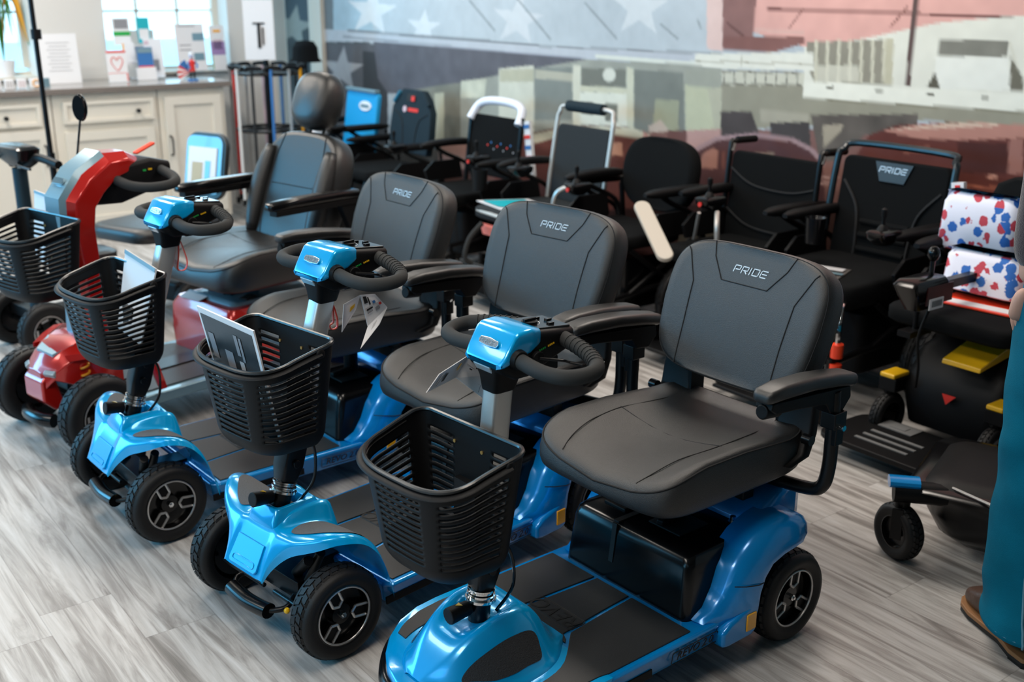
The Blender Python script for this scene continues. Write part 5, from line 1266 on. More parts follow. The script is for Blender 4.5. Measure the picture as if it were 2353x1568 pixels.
# 8 heavy power base with yellow panels
t = chair('black power chair base with yellow shroud panels, ball-topped joystick and striped footplate', 3.72, 1.93, PI, 'power chairs lined up along the mural wall')
obj('backrest', MB().loft([[(x, y, z) for x, y in rrect(.09, w, .04, 4, -.02 - .15 * (z - .5), 0)] for z, w in ((.50, .36), (.60, .42), (.80, .42), (.86, .38), (.885, .28))]), 'fabric', t, ang=60)
cushion(t, .46, .0, .50, .50); pad_arm(t, -.27, .66); pad_arm(t, .27, .68)
B = MB().loft([[(x, y, z) for x, y in rrect(l, w, .05, 4, cx, 0)] for z, l, w, cx in ((.07, .60, .34, .10), (.20, .64, .38, .10), (.33, .56, .36, .06), (.38, .40, .30, .02))]); bd = obj('base_shroud', B, 'plastic', t, ang=50)
obj('yellow_panel', MB().ext([(.30, .395), (.46, .352), (.465, .335), (.28, .36)], -.01, .13), 'yellow', bd, bevel=.004, label='yellow shroud panel')
for sg in (-1, 1):
    wheel(t, (.05, sg * .26, .17), R=.17, w=.07, side=sg, style='s'); wheel(t, (.45, sg * .20, .085), R=.085, w=.045, side=sg, style='s'); wheel(t, (-.32, sg * .20, .085), R=.085, w=.045, side=sg, style='s') if sg > 5 else None
    fk = obj('caster_arm', MB().box((.40, sg * .20, .205), (.14, .07, .05)).cyl((.45, sg * .20, .17), (.45, sg * .20, .21), .02, 12), 'plastic', t, bevel=.008)
    obj('caster_cap', MB().box((.43, sg * .20, .238), (.09, .06, .018)), 'yellow', fk, bevel=.006)
obj('red_reflector', MB().ext([(-.02, 0), (.03, 0), (.012, -.035)], 0, .004, 'xy'), 'redd', bd, xf=frame((.435, .02, .22), (0, -1, 0), (0, 0, 1)))
fp = obj('footplate', MB().loft([[(x, y, z) for x, y in rrect(.30, .46, .06, 4, .60, -.05)] for z in (.055, .075)]), 'plastic', t, bevel=.005)
M['fgrey'] = mat('grey_foot_stripe', '6c6c6c', .6)
for k in range(3): obj('grip_stripe', MB().box((.62 + .045 * k - .03, -.06, .077), (.014, .20, .003)), 'fgrey', fp)
obj('grip_frame', MB().box((.50, -.11, .077), (.07, .13, .003)).box((.50, -.11, .079), (.035, .06, .003)), 'fgrey', fp)
jb = obj('joystick_box', MB().loft([[(x, y, z) for x, y in rrect(w, d, .02, 4, .62, -.02)] for z, w, d in ((.55, .10, .05), (.60, .16, .08), (.635, .20, .09), (.65, .17, .075))]), 'gloss', t, ang=50)
obj('joystick', MB().cyl((.57, -.02, .65), (.57, -.02, .70), .008, 10).ball((.57, -.02, .72), .020, 14, (1, 1, 1.3)), 'gloss', jb)
obj('red_brown_side', MB().box((.58, .024, .60), (.14, .004, .06)), mat('dark_maroon_plastic', (.03, .004, .004), .4), jb)
sk = obj('barcode_label', MB().box((.60, .028, .572), (.075, .003, .035)), 'white', jb)
for k in range(7): obj('barcode_bar', MB().box((.575 + .008 * k, .0302, .573), (.003, .001, .02)), 'engr', sk) if k < 7 else None
obj('joystick_arm', MB().box((.38, -.06, .59), (.40, .03, .03)), 'metalb', jb); obj('lever', MB().cyl((.50, -.10, .42), (.50, -.10, .50), .008, 10).box((.50, -.10, .43), (.12, .05, .02)), 'metalb', t)
obj('cable', MB().tube(smooth([(.58, .0, .56), (.60, -.02, .45), (.58, -.02, .34), (.55, -.04, .26)], 6), .005, 8), 'plastic', t)
obj('red_lever', MB().cyl((.35, .30, .30), (.36, .31, .38), .008, 10), 'redd', t)
bag_m = bpy.data.materials.new('floral_fabric'); bag_m.use_nodes = True
def floral(m):
    nt = m.node_tree; b = nt.nodes['Principled BSDF']; N = nt.nodes.new; L = nt.links.new
    tc = N('ShaderNodeTexCoord'); v = N('ShaderNodeTexVoronoi'); v.inputs['Scale'].default_value = 25; L(tc.outputs['Object'], v.inputs['Vector'])
    # petal pattern inside each cell
    n = N('ShaderNodeTexNoise'); n.inputs['Scale'].default_value = 70; L(tc.outputs['Object'], n.inputs['Vector'])
    a = N('ShaderNodeMath'); a.operation = 'MULTIPLY_ADD'; L(n.outputs['Fac'], a.inputs[0]); a.inputs[1].default_value = .5; L(v.outputs['Distance'], a.inputs[2])
    r = N('ShaderNodeMath'); r.operation = 'LESS_THAN'; L(a.outputs[0], r.inputs[0]); r.inputs[1].default_value = .70
    s = N('ShaderNodeSeparateColor'); L(v.outputs['Color'], s.inputs[0])
    g = N('ShaderNodeMath'); g.operation = 'GREATER_THAN'; L(s.outputs[0], g.inputs[0]); g.inputs[1].default_value = .5
    c1 = N('ShaderNodeMix'); c1.data_type = 'RGBA'; L(g.outputs[0], c1.inputs[0]); c1.inputs[6].default_value = (*hx('c2404e'), 1); c1.inputs[7].default_value = (*hx('2b66b4'), 1)
    c2 = N('ShaderNodeMix'); c2.data_type = 'RGBA'; L(r.outputs[0], c2.inputs[0]); c2.inputs[6].default_value = (*hx('e6e4f0'), 1); L(c1.outputs[2], c2.inputs[7])
    L(c2.outputs[2], b.inputs['Base Color']); b.inputs['Roughness'].default_value = .8
floral(bag_m); M['floral'] = bag_m
def soft(name, c, d, m, label, cat, rz=0, tilt=0, group=None):
    o = obj(name, MB().loft([[(x, y, z) for x, y in rrect(d[0] * k, d[1] * k2, min(d[0], d[1]) * .4, 5)] for z, k, k2 in ((-d[2] / 2, .5, .95), (-d[2] * .42, .95, 1), (d[2] * .3, .8, .96), (d[2] * .46, .5, .86), (d[2] / 2, .2, .84))]), m, ang=70)
    o.location = c; o.rotation_euler = (tilt, 0, rz); tag(o, label, cat, group); return o
soft('fabric_bag', (3.60, 2.06, .745), (.10, .30, .21), 'floral', 'upper white bag with blue and red flowers on the chair at the right edge', 'bag', 0, 0, 'floral bags on the right-hand chair')
soft('fabric_bag', (3.52, 1.97, .60), (.13, .30, .15), 'floral', 'lower white bag with blue and red flowers on the chair seat, right edge', 'bag', 0, 0, 'floral bags on the right-hand chair')
o = obj('leaflet', MB().box((3.46, 1.90, .505), (.16, .34, .004), rot=(0, 0, .1)), 'orange'); tag(o, 'orange and white leaflet lying under the lower floral bag', 'leaflet'); obj('white_print', MB().box((3.42, 1.92, .508), (.05, .30, .002), rot=(0, 0, .1)), 'white', o)
o = obj('paper', MB().box((3.42, 2.10, .506), (.09, .12, .003), rot=(0, 0, .5)), 'white'); tag(o, 'small white paper lying on the seat behind the ball-topped joystick', 'paper')

# 9 nearer power base with blue capped caster arm
t = thing('power_chair', 'black power chair base with a blue-capped caster arm beside the jeans', 'power chair', (2.72, 1.16, 0))
t.rotation_euler = (0, 0, math.radians(110))
def w2l(p, o=(2.72, 1.16), a=math.radians(110)):
    dx, dy = p[0] - o[0], p[1] - o[1]; return (math.cos(a) * dx + math.sin(a) * dy, -math.sin(a) * dx + math.cos(a) * dy)
cx_, cy_ = w2l((2.555, 1.585))
wheel(t, (cx_, cy_, .080), R=.080, w=.055, side=1, style='n', steer=math.radians(-35))
ca = obj('caster_arm', MB().tube([(*w2l((2.53, 1.60)), .205), (*w2l((2.60, 1.52)), .205), (*w2l((2.70, 1.42)), .195)], [.034, .034, .032], 12, flat=.9), 'plastic', t)
obj('caster_fork', MB().cyl((cx_, cy_, .150), (cx_, cy_, .20), .022, 12).box((cx_, cy_ + .036, .115), (.03, .006, .09)).box((cx_, cy_ - .036, .115), (.03, .006, .09)), 'metalb', ca)
obj('caster_cap', MB().tube([(*w2l((2.522, 1.612)), .232), (*w2l((2.575, 1.552)), .232)], .030, 12, flat=.5), 'blue', ca)
ux, uy = w2l((2.83, 1.42))
HB_ = MB().loft([[(x + ux, y + uy, z) for x, y in rrect(l, w, .07, 5)] for z, l, w in ((.045, .26, .26), (.08, .34, .32), (.14, .40, .36), (.205, .44, .40), (.218, .50, .46), (.226, .48, .44))]); bs = obj("base_shroud", HB_, 'gloss', t, ang=50)
obj('top_cover', MB().loft([[(x + ux, y + uy, z) for x, y in rrect(l, l * .9, .05, 5)] for z, l in ((.224, .42), (.240, .38), (.246, .30))]), 'plastic', bs, ang=50)
obj('metal_trim', MB().tube([(*w2l((2.62, 1.48)), .232), (*w2l((2.60, 1.30)), .232)], .004, 6), 'alu', bs)
obj('white_label', MB().box((*w2l((2.625, 1.28)), .11), (.02, .006, .028), rot=(0, 0, .4)), 'white', bs)
for p in ((3.02, 1.50), (2.80, 1.22), (3.02, 1.24)): wheel(t, (*w2l(p), .10), R=.10, w=.06, side=1, style='s')
obj('seat_post', MB().cyl((ux, uy, .24), (ux, uy, .34), .03, 14), 'metalb', t)
# 10 rounded seat further back
t = thing('power_chair', 'power chair with a rounded black vinyl seat, just left of the jeans', 'power chair', (3.45, 1.44, 0), PI)
obj('seat', MB().loft([[(x, y, z) for x, y in rrect(l, w, .12, 6)] for z, l, w in ((.27, .34, .30), (.30, .40, .36), (.36, .42, .38), (.40, .40, .36), (.41, .34, .30))]), 'seat', t, ang=60)
obj('seat_post', MB().cyl((0, 0, .12), (0, 0, .28), .03), 'metalb', t)
obj('base', MB().loft([[(x, y, z) for x, y in rrect(l, w, .05, 4)] for z, l, w in ((.06, .46, .24), (.14, .50, .26), (.20, .40, .22))]), 'plastic', t)
obj('blue_trim', MB().box((.20, -.10, .19), (.12, .12, .015), rot=(0, .3, .3)), 'blue', t)
for x in (-.2, .2):
    for sg in (-1, 1): wheel(t, (x, sg * .15, .08), R=.08, w=.045, side=sg, style='s')
# ------------------------------------------------------------------ the printed mural on the right wall
def mural():
    st = .005
    Y = .9 + st * np.arange(1470); Z = .10 + st * np.arange(530)
    yy, zz = np.meshgrid(Y, Z, indexing='ij')
    P = np.stack([np.full_like(yy, XW), yy, zz - CO.z], -1)
    r, u_, f_ = (P @ np.array(CR), P @ np.array(CU), P @ np.array(CF))
    U = W_ / 2 + FPX * r / f_; V = H_ / 2 - FPX * u_ / f_
    C = np.zeros(yy.shape + (3,)); 
    def c3(s): return np.array(hx(s))
    rng = np.random.RandomState(3)
    def nz(cell):
        a = rng.rand(yy.shape[0] // cell + 3, yy.shape[1] // cell + 3)
        i = np.arange(yy.shape[0]) / cell; j = np.arange(yy.shape[1]) / cell
        i0, j0 = i.astype(int), j.astype(int); fi, fj = (i - i0)[:, None], (j - j0)[None]
        g = lambda p, q: a[np.ix_(i0 + p, j0 + q)]
        return g(0, 0) * (1 - fi) * (1 - fj) + g(1, 0) * fi * (1 - fj) + g(0, 1) * (1 - fi) * fj + g(1, 1) * fi * fj
    def inside(poly):
        m = np.zeros(U.shape, bool); n = len(poly)
        for k in range(n):
            (x1, y1), (x2, y2) = poly[k], poly[(k + 1) % n]
            if y1 == y2: continue
            c = (y1 > V) != (y2 > V)
            m ^= c & (U < (x2 - x1) * (V - y1) / (y2 - y1) + x1)
        return m
    def put(poly, col, a=1.0, noise=0):
        m = inside(poly).astype(float) * a
        cc = c3(col)[None, None] * (1 + noise * (N1[..., None] - .5) * 2)
        C[:] = C * (1 - m[..., None]) + cc * m[..., None]
    def line(p, q, w, col, a=1.0):
        p, q = np.array(p, float), np.array(q, float); d = (q - p) / np.linalg.norm(q - p); n = np.array([-d[1], d[0]]) * w / 2
        put([tuple(p + n), tuple(q + n), tuple(q - n), tuple(p - n)], col, a)
    def star(cx, cy, R, col, a=1, rot=0, sx=1):
        pts = []
        for k in range(10):
            an = -PI / 2 + k * PI / 5 + rot; rr_ = R if k % 2 == 0 else R * .40
            pts.append((cx + sx * rr_ * math.cos(an), cy + rr_ * math.sin(an)))
        put(pts, col, a)
    N1 = nz(12) * .6 + nz(40) * .4
    C[:] = c3('aeb4b9')
    put([(300, -900), (1640, -900), (1640, 130), (300, 90)], 'b3b9be')
    put([(1640, -900), (3200, -900), (3200, 60), (1640, 60)], 'cf9c94', 1, .1)
    # far left bay, in the flag's dark blue-grey
    put([(560, -900), (860, -900), (850, 330), (560, 330)], '4c5052', 1, .2); put([(560, -900), (712, -900), (712, 60), (560, 60)], '50585e')
    put([(745, -60), (770, -60), (780, 80), (742, 80)], '74797c'); put([(765, -200), (960, -200), (960, 75), (768, 70)], 'a9bcc6', 1, .12)
    star(676, 62, 52, '9a968f', .95, .15); 
    put([(740, 100), (870, 100), (868, 430), (740, 430)], '5d5c60', 1, .15); put([(835, 118), (893, 120), (893, 345), (838, 345)], '3e3f42')
    star(788, 160, 54, 'a5a3a5', .95, .08, .95)
    put([(842, -90), (1640, -90), (1640, 128), (1240, 104), (860, 70)], 'b6bcc0', 1, .06)
    star(856, 26, 60, 'd2d3d4', 1, .1); star(975, 62, 42, 'd9dadb', .7, .1); star(1192, 46, 62, 'c8cacc', 1, .12); star(1472, 18, 70, 'cdcfd0', 1, .05); star(1040, -40, 50, 'd6d8da', .9)
    for (p, q) in (((1080, 0), (1140, 72)), ((1185, -10), (1268, 92)), ((1345, 5), (1420, 90)), ((1520, 55), (1560, 90)), ((1605, 45), (1612, 65))): line(p, q, 4, '7d8184', .8)
    # eave
    put([(740, 66), (1000, 82), (1240, 104), (1640, 122), (1640, 145), (1350, 138), (1180, 136), (1000, 118), (860, 96), (740, 96)], 'b9bbc0')
    line((800, 70), (1240, 104), 5, '77797c'); line((1240, 106), (1660, 124), 4, '87898c'); line((790, 84), (1190, 122), 4, '8b8c92'); line((1000, 108), (1350, 133), 4, '9fa0a8')
    line((1370, 130), (1640, 148), 9, 'd6d6cb')
    put([(860, 96), (1000, 108), (1352, 136), (1210, 160), (1000, 202), (940, 215), (893, 215), (870, 180)], '605e64', 1, .2)
    # shopfront in cream
    put([(1000, 202), (1210, 160), (1352, 136), (1660, 152), (1665, 330), (1500, 300), (1230, 330), (1000, 420)], '9a9a90', 1, .1)
    put([(935, 210), (1010, 196), (1060, 190), (1060, 420), (935, 420)], '7c7a6f', 1, .3)
    put([(1000, 215), (1022, 212), (1022, 330), (1000, 330)], 'b9b59f'); put([(1062, 186), (1120, 180), (1115, 225), (1060, 225)], 'c3c0ad', 1, .4)
    put([(1148, 158), (1228, 150), (1229, 312), (1148, 325)], 'cbc8b8', 1, .05); put([(1150, 160), (1228, 158), (1228, 188), (1150, 188)], 'b5b09a'); put([(1183, 275), (1192, 275), (1190, 298), (1185, 298)], '5f5a48')
    put([(1231, 155), (1318, 155), (1320, 275), (1231, 275)], '82857f', 1, .08); put([(1232, 160), (1320, 168), (1320, 188), (1232, 180)], 'b2ad9c'); 
    put([(1318, 148), (1336, 150), (1336, 290), (1318, 285)], 'cfcbb9'); put([(1338, 156), (1440, 160), (1440, 200), (1338, 197)], '77776e'); put([(1335, 197), (1446, 203), (1446, 216), (1335, 210)], 'c9c5ae')
    put([(1335, 211), (1452, 216), (1452, 292), (1335, 285)], 'd9d7c8'); put([(1337, 233), (1366, 235), (1366, 264), (1337, 262)], '76766c'); put([(1392, 237), (1422, 239), (1421, 280), (1392, 277)], '76766c')
    put([(1402 + 15 * math.cos(k * PI / 8), 172 + 16 * math.sin(k * PI / 8)) for k in range(16)], 'd5d3c6')
    put([(1442, 154), (1458, 156), (1458, 296), (1442, 292)], 'c9c6b1'); put([(1459, 160), (1572, 166), (1576, 320), (1459, 300)], '7b7d76', 1, .12)
    put([(1508, 228), (1562, 231), (1560, 320), (1500, 310)], '9a9a83'); put([(1492, 290), (1520, 275), (1540, 300), (1535, 330), (1495, 320)], 'b9a79a')
    put([(1576, 160), (1656, 160), (1656, 330), (1578, 330)], 'b8b79d', 1, .05); put([(1576, 160), (1656, 160), (1656, 205), (1576, 195)], '9a9a8e')
    # pink building on the right
    put([(1626, -300), (1668, -300), (1662, 118), (1626, 112)], 'd8bab2'); put([(1664, -300), (1770, -300), (1735, 72), (1725, 118), (1662, 114)], '8a6560', 1, .15)
    put([(1768, -300), (2700, -300), (2700, 40), (2353, 36), (2160, 52), (1990, 88), (1850, 108), (1733, 74)], 'd3a096', 1, .10)
    line((1765, 20), (2353, 40), 6, '6c4440'); line((1735, 68), (1850, 75), 8, 'cfa59b'); line((1850, 18), (1815, 65), 3, '7d534c'); line((2088, 15), (2048, 62), 4, '7d534c'); line((1672, 52), (1722, 92), 4, '5d3f3b')
    put([(1664, 84), (1850, 84), (1850, 100), (1780, 120), (1662, 114)], '825a54', 1, .15)
    put([(1850, 108), (1990, 88), (2160, 52), (2353, 36), (2700, 30), (2700, 320), (2353, 262), (1845, 225), (1850, 170)], 'd6d3c6', 1, .06)
    put([(1856, 97), (2056, 90), (2052, 196), (1872, 188), (1856, 150)], '8b8577', 1, .15)
    for k in range(7): line((1878 + 26 * k, 92), (1876 + 26 * k, 190), 7, 'c6c0ac')
    put([(1880, 150), (1975, 150), (1975, 190), (1880, 188)], 'd0cbba', .7); put([(2038, 88), (2056, 88), (2052, 194), (2034, 194)], 'b8b19a')
    put([(2160, 90), (2322, 94), (2316, 131), (2156, 128)], '7d7a70', 1, .2); put([(2152, 130), (2320, 133), (2322, 208), (2148, 204)], 'dedcd2'); put([(2150, 165), (2162, 202), (2132, 202)], '5b564a'); line((2322, 95), (2353, 210), 7, 'cbc7b8'); put([(2325, 130), (2353, 180), (2353, 210), (2322, 208)], '6c675a')
    put([(2104, -40), (2118, -40), (2093, 198), (2081, 198)], '5a4844')
    put([(1598, 124), (1870, 120), (1873, 162), (1660, 158), (1600, 150)], 'dad7cb'); line((1706, 128), (1706, 152), 2, 'a59f8c'); line((1600, 140), (1870, 148), 3, 'a8a291')
    put([(1660, 160), (1850, 166), (1850, 200), (1660, 196)], 'c4c0b0'); line((1660, 163), (1840, 168), 3, '6b675d'); line((1660, 193), (1845, 196), 4, '7a766a')
    for k in range(8): line((1665 + 24 * k, 163), (1666 + 24 * k, 195), 3, '77736a')
    put([(1655, 196), (1850, 198), (1850, 224), (2353, 256), (2700, 290), (2700, 330), (2353, 296), (2130, 276), (1850, 290), (1656, 300)], '918c7c', 1, .08)
    put([(1850, 186), (2353, 216), (2700, 230), (2700, 300), (2353, 256), (1846, 224)], 'e0ddd0'); line((1850, 226), (2353, 258), 3, '77725f')
    for (x, y) in ((1912, 201), (2024, 209), (2142, 217), (2268, 224)): put([(x - 12, y - 2), (x + 6, y - 3), (x + 6, y + 3), (x - 10, y + 3)], '5a564a')
    put([(1628, 205), (1660, 200), (1660, 330), (1650, 330)], 'b0ac98')
    # street figures and cars in the red stripes
    put([(1000, 330), (1155, 312), (1240, 312), (1240, 420), (1000, 470)], 'ad8478', 1, .1); put([(1000, 395), (1260, 370), (1260, 520), (1000, 520)], '6c4d47', 1, .15)
    put([(1450, 305), (1660, 300), (2700, 285), (2700, 900), (1000, 900), (1000, 470), (1240, 380)], '7c5a54', 1, .15)
    put([(1575, 300), (1660, 296), (1658, 420), (1580, 430)], 'b48e87'); put([(1535, 300), (1580, 300), (1580, 460), (1540, 440)], '6b4a46')
    put([(1658, 256), (1728, 256), (1746, 305), (1742, 325), (1658, 318)], '4d4544', 1, .3); put([(1748, 250), (1860, 262), (1862, 282), (1750, 282)], 'a39c8c'); put([(1772, 282), (1862, 280), (1868, 390), (1830, 345), (1772, 318)], '46403f', 1, .2)
    put([(1865, 264), (2112, 262), (2108, 300), (1990, 310), (1920, 370), (1885, 370)], '5e5650', 1, .4); put([(1892, 288), (1940, 285), (1935, 300), (1895, 340)], 'ab9f8c', .8); line((2030, 300), (1985, 335), 6, 'b08d7e')
    put([(1168, 335), (1215, 308), (1270, 296), (1360, 288), (1440, 292), (1490, 305), (1530, 345), (1545, 500), (1120, 500), (1140, 400)], '6d423c', 1, .12)
    put([(1215, 310), (1290, 296), (1380, 290), (1460, 295), (1500, 312), (1470, 318), (1400, 308), (1300, 310), (1230, 330)], 'c6c0ab'); put([(1480, 300), (1530, 345), (1545, 430), (1500, 400), (1478, 330)], 'b5867c')
    for (x, w) in ((1372, 8), (1392, 40)): put([(x, 325), (x + w, 328), (x + w, 358), (x, 355)], 'c08f79')
    put([(1570, 480), (1576, 400), (1600, 345), (1650, 318), (1740, 310), (1820, 320), (1868, 345), (1892, 375), (1902, 520), (1570, 520)], '55393a', 1, .1)
    for a, b in zip([(1576, 400), (1600, 345), (1650, 318), (1740, 310), (1820, 320), (1868, 345)], [(1600, 345), (1650, 318), (1740, 310), (1820, 320), (1868, 345), (1895, 378)]): line(a, b, 10, 'a08486')
    put([(1605, 385), (1618, 352), (1640, 340), (1652, 345), (1650, 388)], 'a3776c'); put([(1660, 350), (1668, 348), (1668, 388), (1660, 388)], '6f4843'); put([(1730, 352), (1780, 350), (1782, 372), (1735, 374)], '8d7a6b')
    put([(1862, 405), (1930, 405), (1930, 410), (1862, 410)], 'a98a84'); put([(1862, 418), (1925, 418), (1925, 423), (1862, 423)], 'a98a84')
    put([(1950, 900), (1955, 380), (2000, 310), (2060, 288), (2200, 280), (2353, 290), (2700, 300), (2700, 900)], '60342e', 1, .15)
    put([(2030, 300), (2120, 285), (2260, 280), (2353, 288), (2700, 300), (2700, 330), (2353, 318), (2200, 322), (2110, 318)], 'b07d70', 1, .1); put([(2040, 298), (2200, 282), (2300, 284), (2290, 290), (2130, 296)], 'd2b9a5', .8)
    put([(2078, 338), (2140, 335), (2140, 350), (2078, 352)], '8c594e'); put([(2200, 325), (2318, 330), (2318, 400), (2210, 398)], '4a2824', 1, .1); put([(2320, 320), (2353, 322), (2353, 400), (2318, 400)], '96675d')
    line((2180, 424), (2353, 436), 5, 'a1604c'); line((2180, 440), (2353, 452), 3, '8c4f3f'); put([(2268, 404), (2292, 400), (2294, 410), (2274, 412)], 'c08a78')
    put([(1000, 520), (1545, 470), (2700, 470), (2700, 1200), (900, 1200), (900, 520)], '3a2624', 1, .2)
    put([(1550, 480), (2150, 480), (2150, 900), (1550, 900)], '45302a', .6, .2); put([(1560, 540), (1720, 520), (1720, 560), (1560, 575)], '5d5a4c', .6); put([(700, 330), (1010, 330), (1010, 700), (700, 700)], '4a4744', 1, .3)
    put([(1950, 620), (2170, 620), (2170, 860), (1950, 860)], '4b2b26', .8)
    # soft print grain
    g = 1 + .07 * (nz(6) - .5) + .05 * (nz(24) - .5); C[:] = C * g[..., None]
    C = C.reshape(735, 2, 265, 2, 3).mean((1, 3)); yy = yy.reshape(735, 2, 265, 2).mean((1, 3)); zz = zz.reshape(735, 2, 265, 2).mean((1, 3))
    ny, nz_ = yy.shape
    vs = np.stack([np.full(yy.size, XW - .004), yy.ravel(), zz.ravel()], -1)
    idx = np.arange(ny * nz_).reshape(ny, nz_)
    fs = np.stack([idx[:-1, :-1].ravel(), idx[:-1, 1:].ravel(), idx[1:, 1:].ravel(), idx[1:, :-1].ravel()], -1)
    me = bpy.data.meshes.new('mural'); me.from_pydata(vs.tolist(), [], fs.tolist())
    at_ = me.color_attributes.new('print', 'FLOAT_COLOR', 'POINT')
    at_.data.foreach_set('color', np.concatenate([C.reshape(-1, 3), np.ones((C.shape[0] * C.shape[1], 1))], 1).astype(np.float32).ravel())
    m = bpy.data.materials.new('printed_mural'); m.use_nodes = True; nt = m.node_tree; b = nt.nodes['Principled BSDF']
    a = nt.nodes.new('ShaderNodeVertexColor'); a.layer_name = 'print'; nt.links.new(a.outputs[0], b.inputs['Base Color']); b.inputs['Roughness'].default_value = .6; b.inputs['Specular IOR Level'].default_value = .12
    me.materials.append(m); o = bpy.data.objects.new('mural', me); COL.objects.link(o)
    tag(o, 'wall-sized faded town street photograph print overlaid with flag stars and stripes', 'mural')
    d = o.modifiers.new('s', 'SOLIDIFY'); d.thickness = .002; d.offset = 1
mural()
# ------------------------------------------------------------------ person standing at the right edge, seen from behind
def skin(name, nodes, edges, m, par, sub=2, root=0):
    me = bpy.data.meshes.new(name); me.from_pydata([n[0] for n in nodes], edges, []); o = bpy.data.objects.new(name, me); COL.objects.link(o)
    o.modifiers.new('k', 'SKIN'); sv = me.skin_vertices[0].data
    for i, n in enumerate(nodes):
        r = n[1]; sv[i].radius = r if isinstance(r, tuple) else (r, r)
        sv[i].use_root = (i == root)
    d = o.modifiers.new('u', 'SUBSURF'); d.levels = sub; d.render_levels = sub
    dg = bpy.context.evaluated_depsgraph_get(); me2 = bpy.data.meshes.new_from_object(o.evaluated_get(dg)); bpy.data.objects.remove(o)
    me2.shade_smooth(); me2.materials.clear(); me2.materials.append(M[m]); o = bpy.data.objects.new(name, me2); COL.objects.link(o)
    if par: o.parent = par
    return o
def denim():
    m = mat('blue_denim', (.0, .115, .19), .9, spec=.15, bump=.5, bscale=600, noise=.35, nscale=9)
    return m
M['denim'] = denim(); M['jacket'] = mat('dark_plum_fleece', (.022, .012, .016), .95, sheen=.3, bump=.8, bscale=350, noise=.25, nscale=20)
M['skin'] = mat('skin', (.48, .27, .20), .55); M['leather'] = mat('brown_boot_leather', (.055, .026, .016), .42, bump=.6, bscale=60, noise=.5, nscale=26)
M['sole'] = mat('tan_boot_welt', (.28, .13, .05), .6); M['hair'] = mat('brown_hair', (.04, .02, .012), .7); M['stitch'] = mat('pale_denim_thread', (.10, .24, .32), .9)
PX, PY, PA = 2.50, 1.10, math.radians(60)     # local x = facing, y = to the person's left
pe = thing('person', 'person in blue jeans, brown boots and dark plum sweater holding keys', 'person', (PX, PY, 0), PA)
LX = .10
body = skin('body', [((0, 0, .96), (.13, .16)), ((-.01, 0, 1.12), (.12, .15)), ((0, 0, 1.30), (.13, .19)), ((0, 0, 1.42), (.10, .15)), ((0, 0, 1.50), .055), ((.01, 0, 1.56), .06), ((.02, 0, 1.64), (.095, .075)), ((.01, 0, 1.71), (.085, .07)),
    ((0, .10, .88), .095), ((.015, .105, .50), .065), ((-.01, .105, .10), .045), ((0, -.10, .88), .095), ((.015, -.105, .50), .065), ((-.01, -.105, .10), .045),
    ((0, .17, 1.40), .06), ((-.02, .190, 1.14), .045), ((.03, .183, .90), .030), ((0, -.19, 1.40), .06), ((-.02, -.25, 1.12), .045), ((.04, -.27, .88), .030)],
    [(0, 1), (1, 2), (2, 3), (3, 4), (4, 5), (5, 6), (6, 7), (0, 8), (8, 9), (9, 10), (0, 11), (11, 12), (12, 13), (3, 14), (14, 15), (15, 16), (3, 17), (17, 18), (18, 19)], 'skin', pe)
def leg(sg):
    Z = [.075, .085, .12, .20, .30, .42, .50, .56, .66, .78, .88, .97]
    c = [(-.02, .105), (-.02, .105), (-.01, .105), (0, .105), (.0, .106), (.005, .106), (.015, .105), (.012, .104), (.005, .10), (.0, .098), (0, .09), (0, .07)]
    r = [(.118, .092), (.120, .094), (.108, .088), (.097, .083), (.094, .084), (.096, .086), (.092, .083), (.098, .086), (.106, .094), (.118, .102), (.125, .105), (.12, .10)]
    rings = []; n = 32
    for i in range(len(Z) - 1):
        for s in range(4):
            t = s / 4; z = Z[i] * (1 - t) + Z[i + 1] * t; cx = c[i][0] * (1 - t) + c[i + 1][0] * t; cy = c[i][1] * (1 - t) + c[i + 1][1] * t
            ra = r[i][0] * (1 - t) + r[i + 1][0] * t; rb = r[i][1] * (1 - t) + r[i + 1][1] * t; ring = []
            for k in range(n):
                a = k * 2 * PI / n
                w = .004 * math.sin(a * 3 + z * 17) + .0035 * math.sin(a * 2 - z * 41 + 1) * (1.4 if abs(z - .48) < .1 or z < .2 else .5)
                ring.append((cx + (ra + w) * math.cos(a), sg * (cy + (rb + w) * math.sin(a)), z + .012 * math.cos(a) * (z < .1)))
            rings.append(ring)
    return MB().loft(rings, False), rings
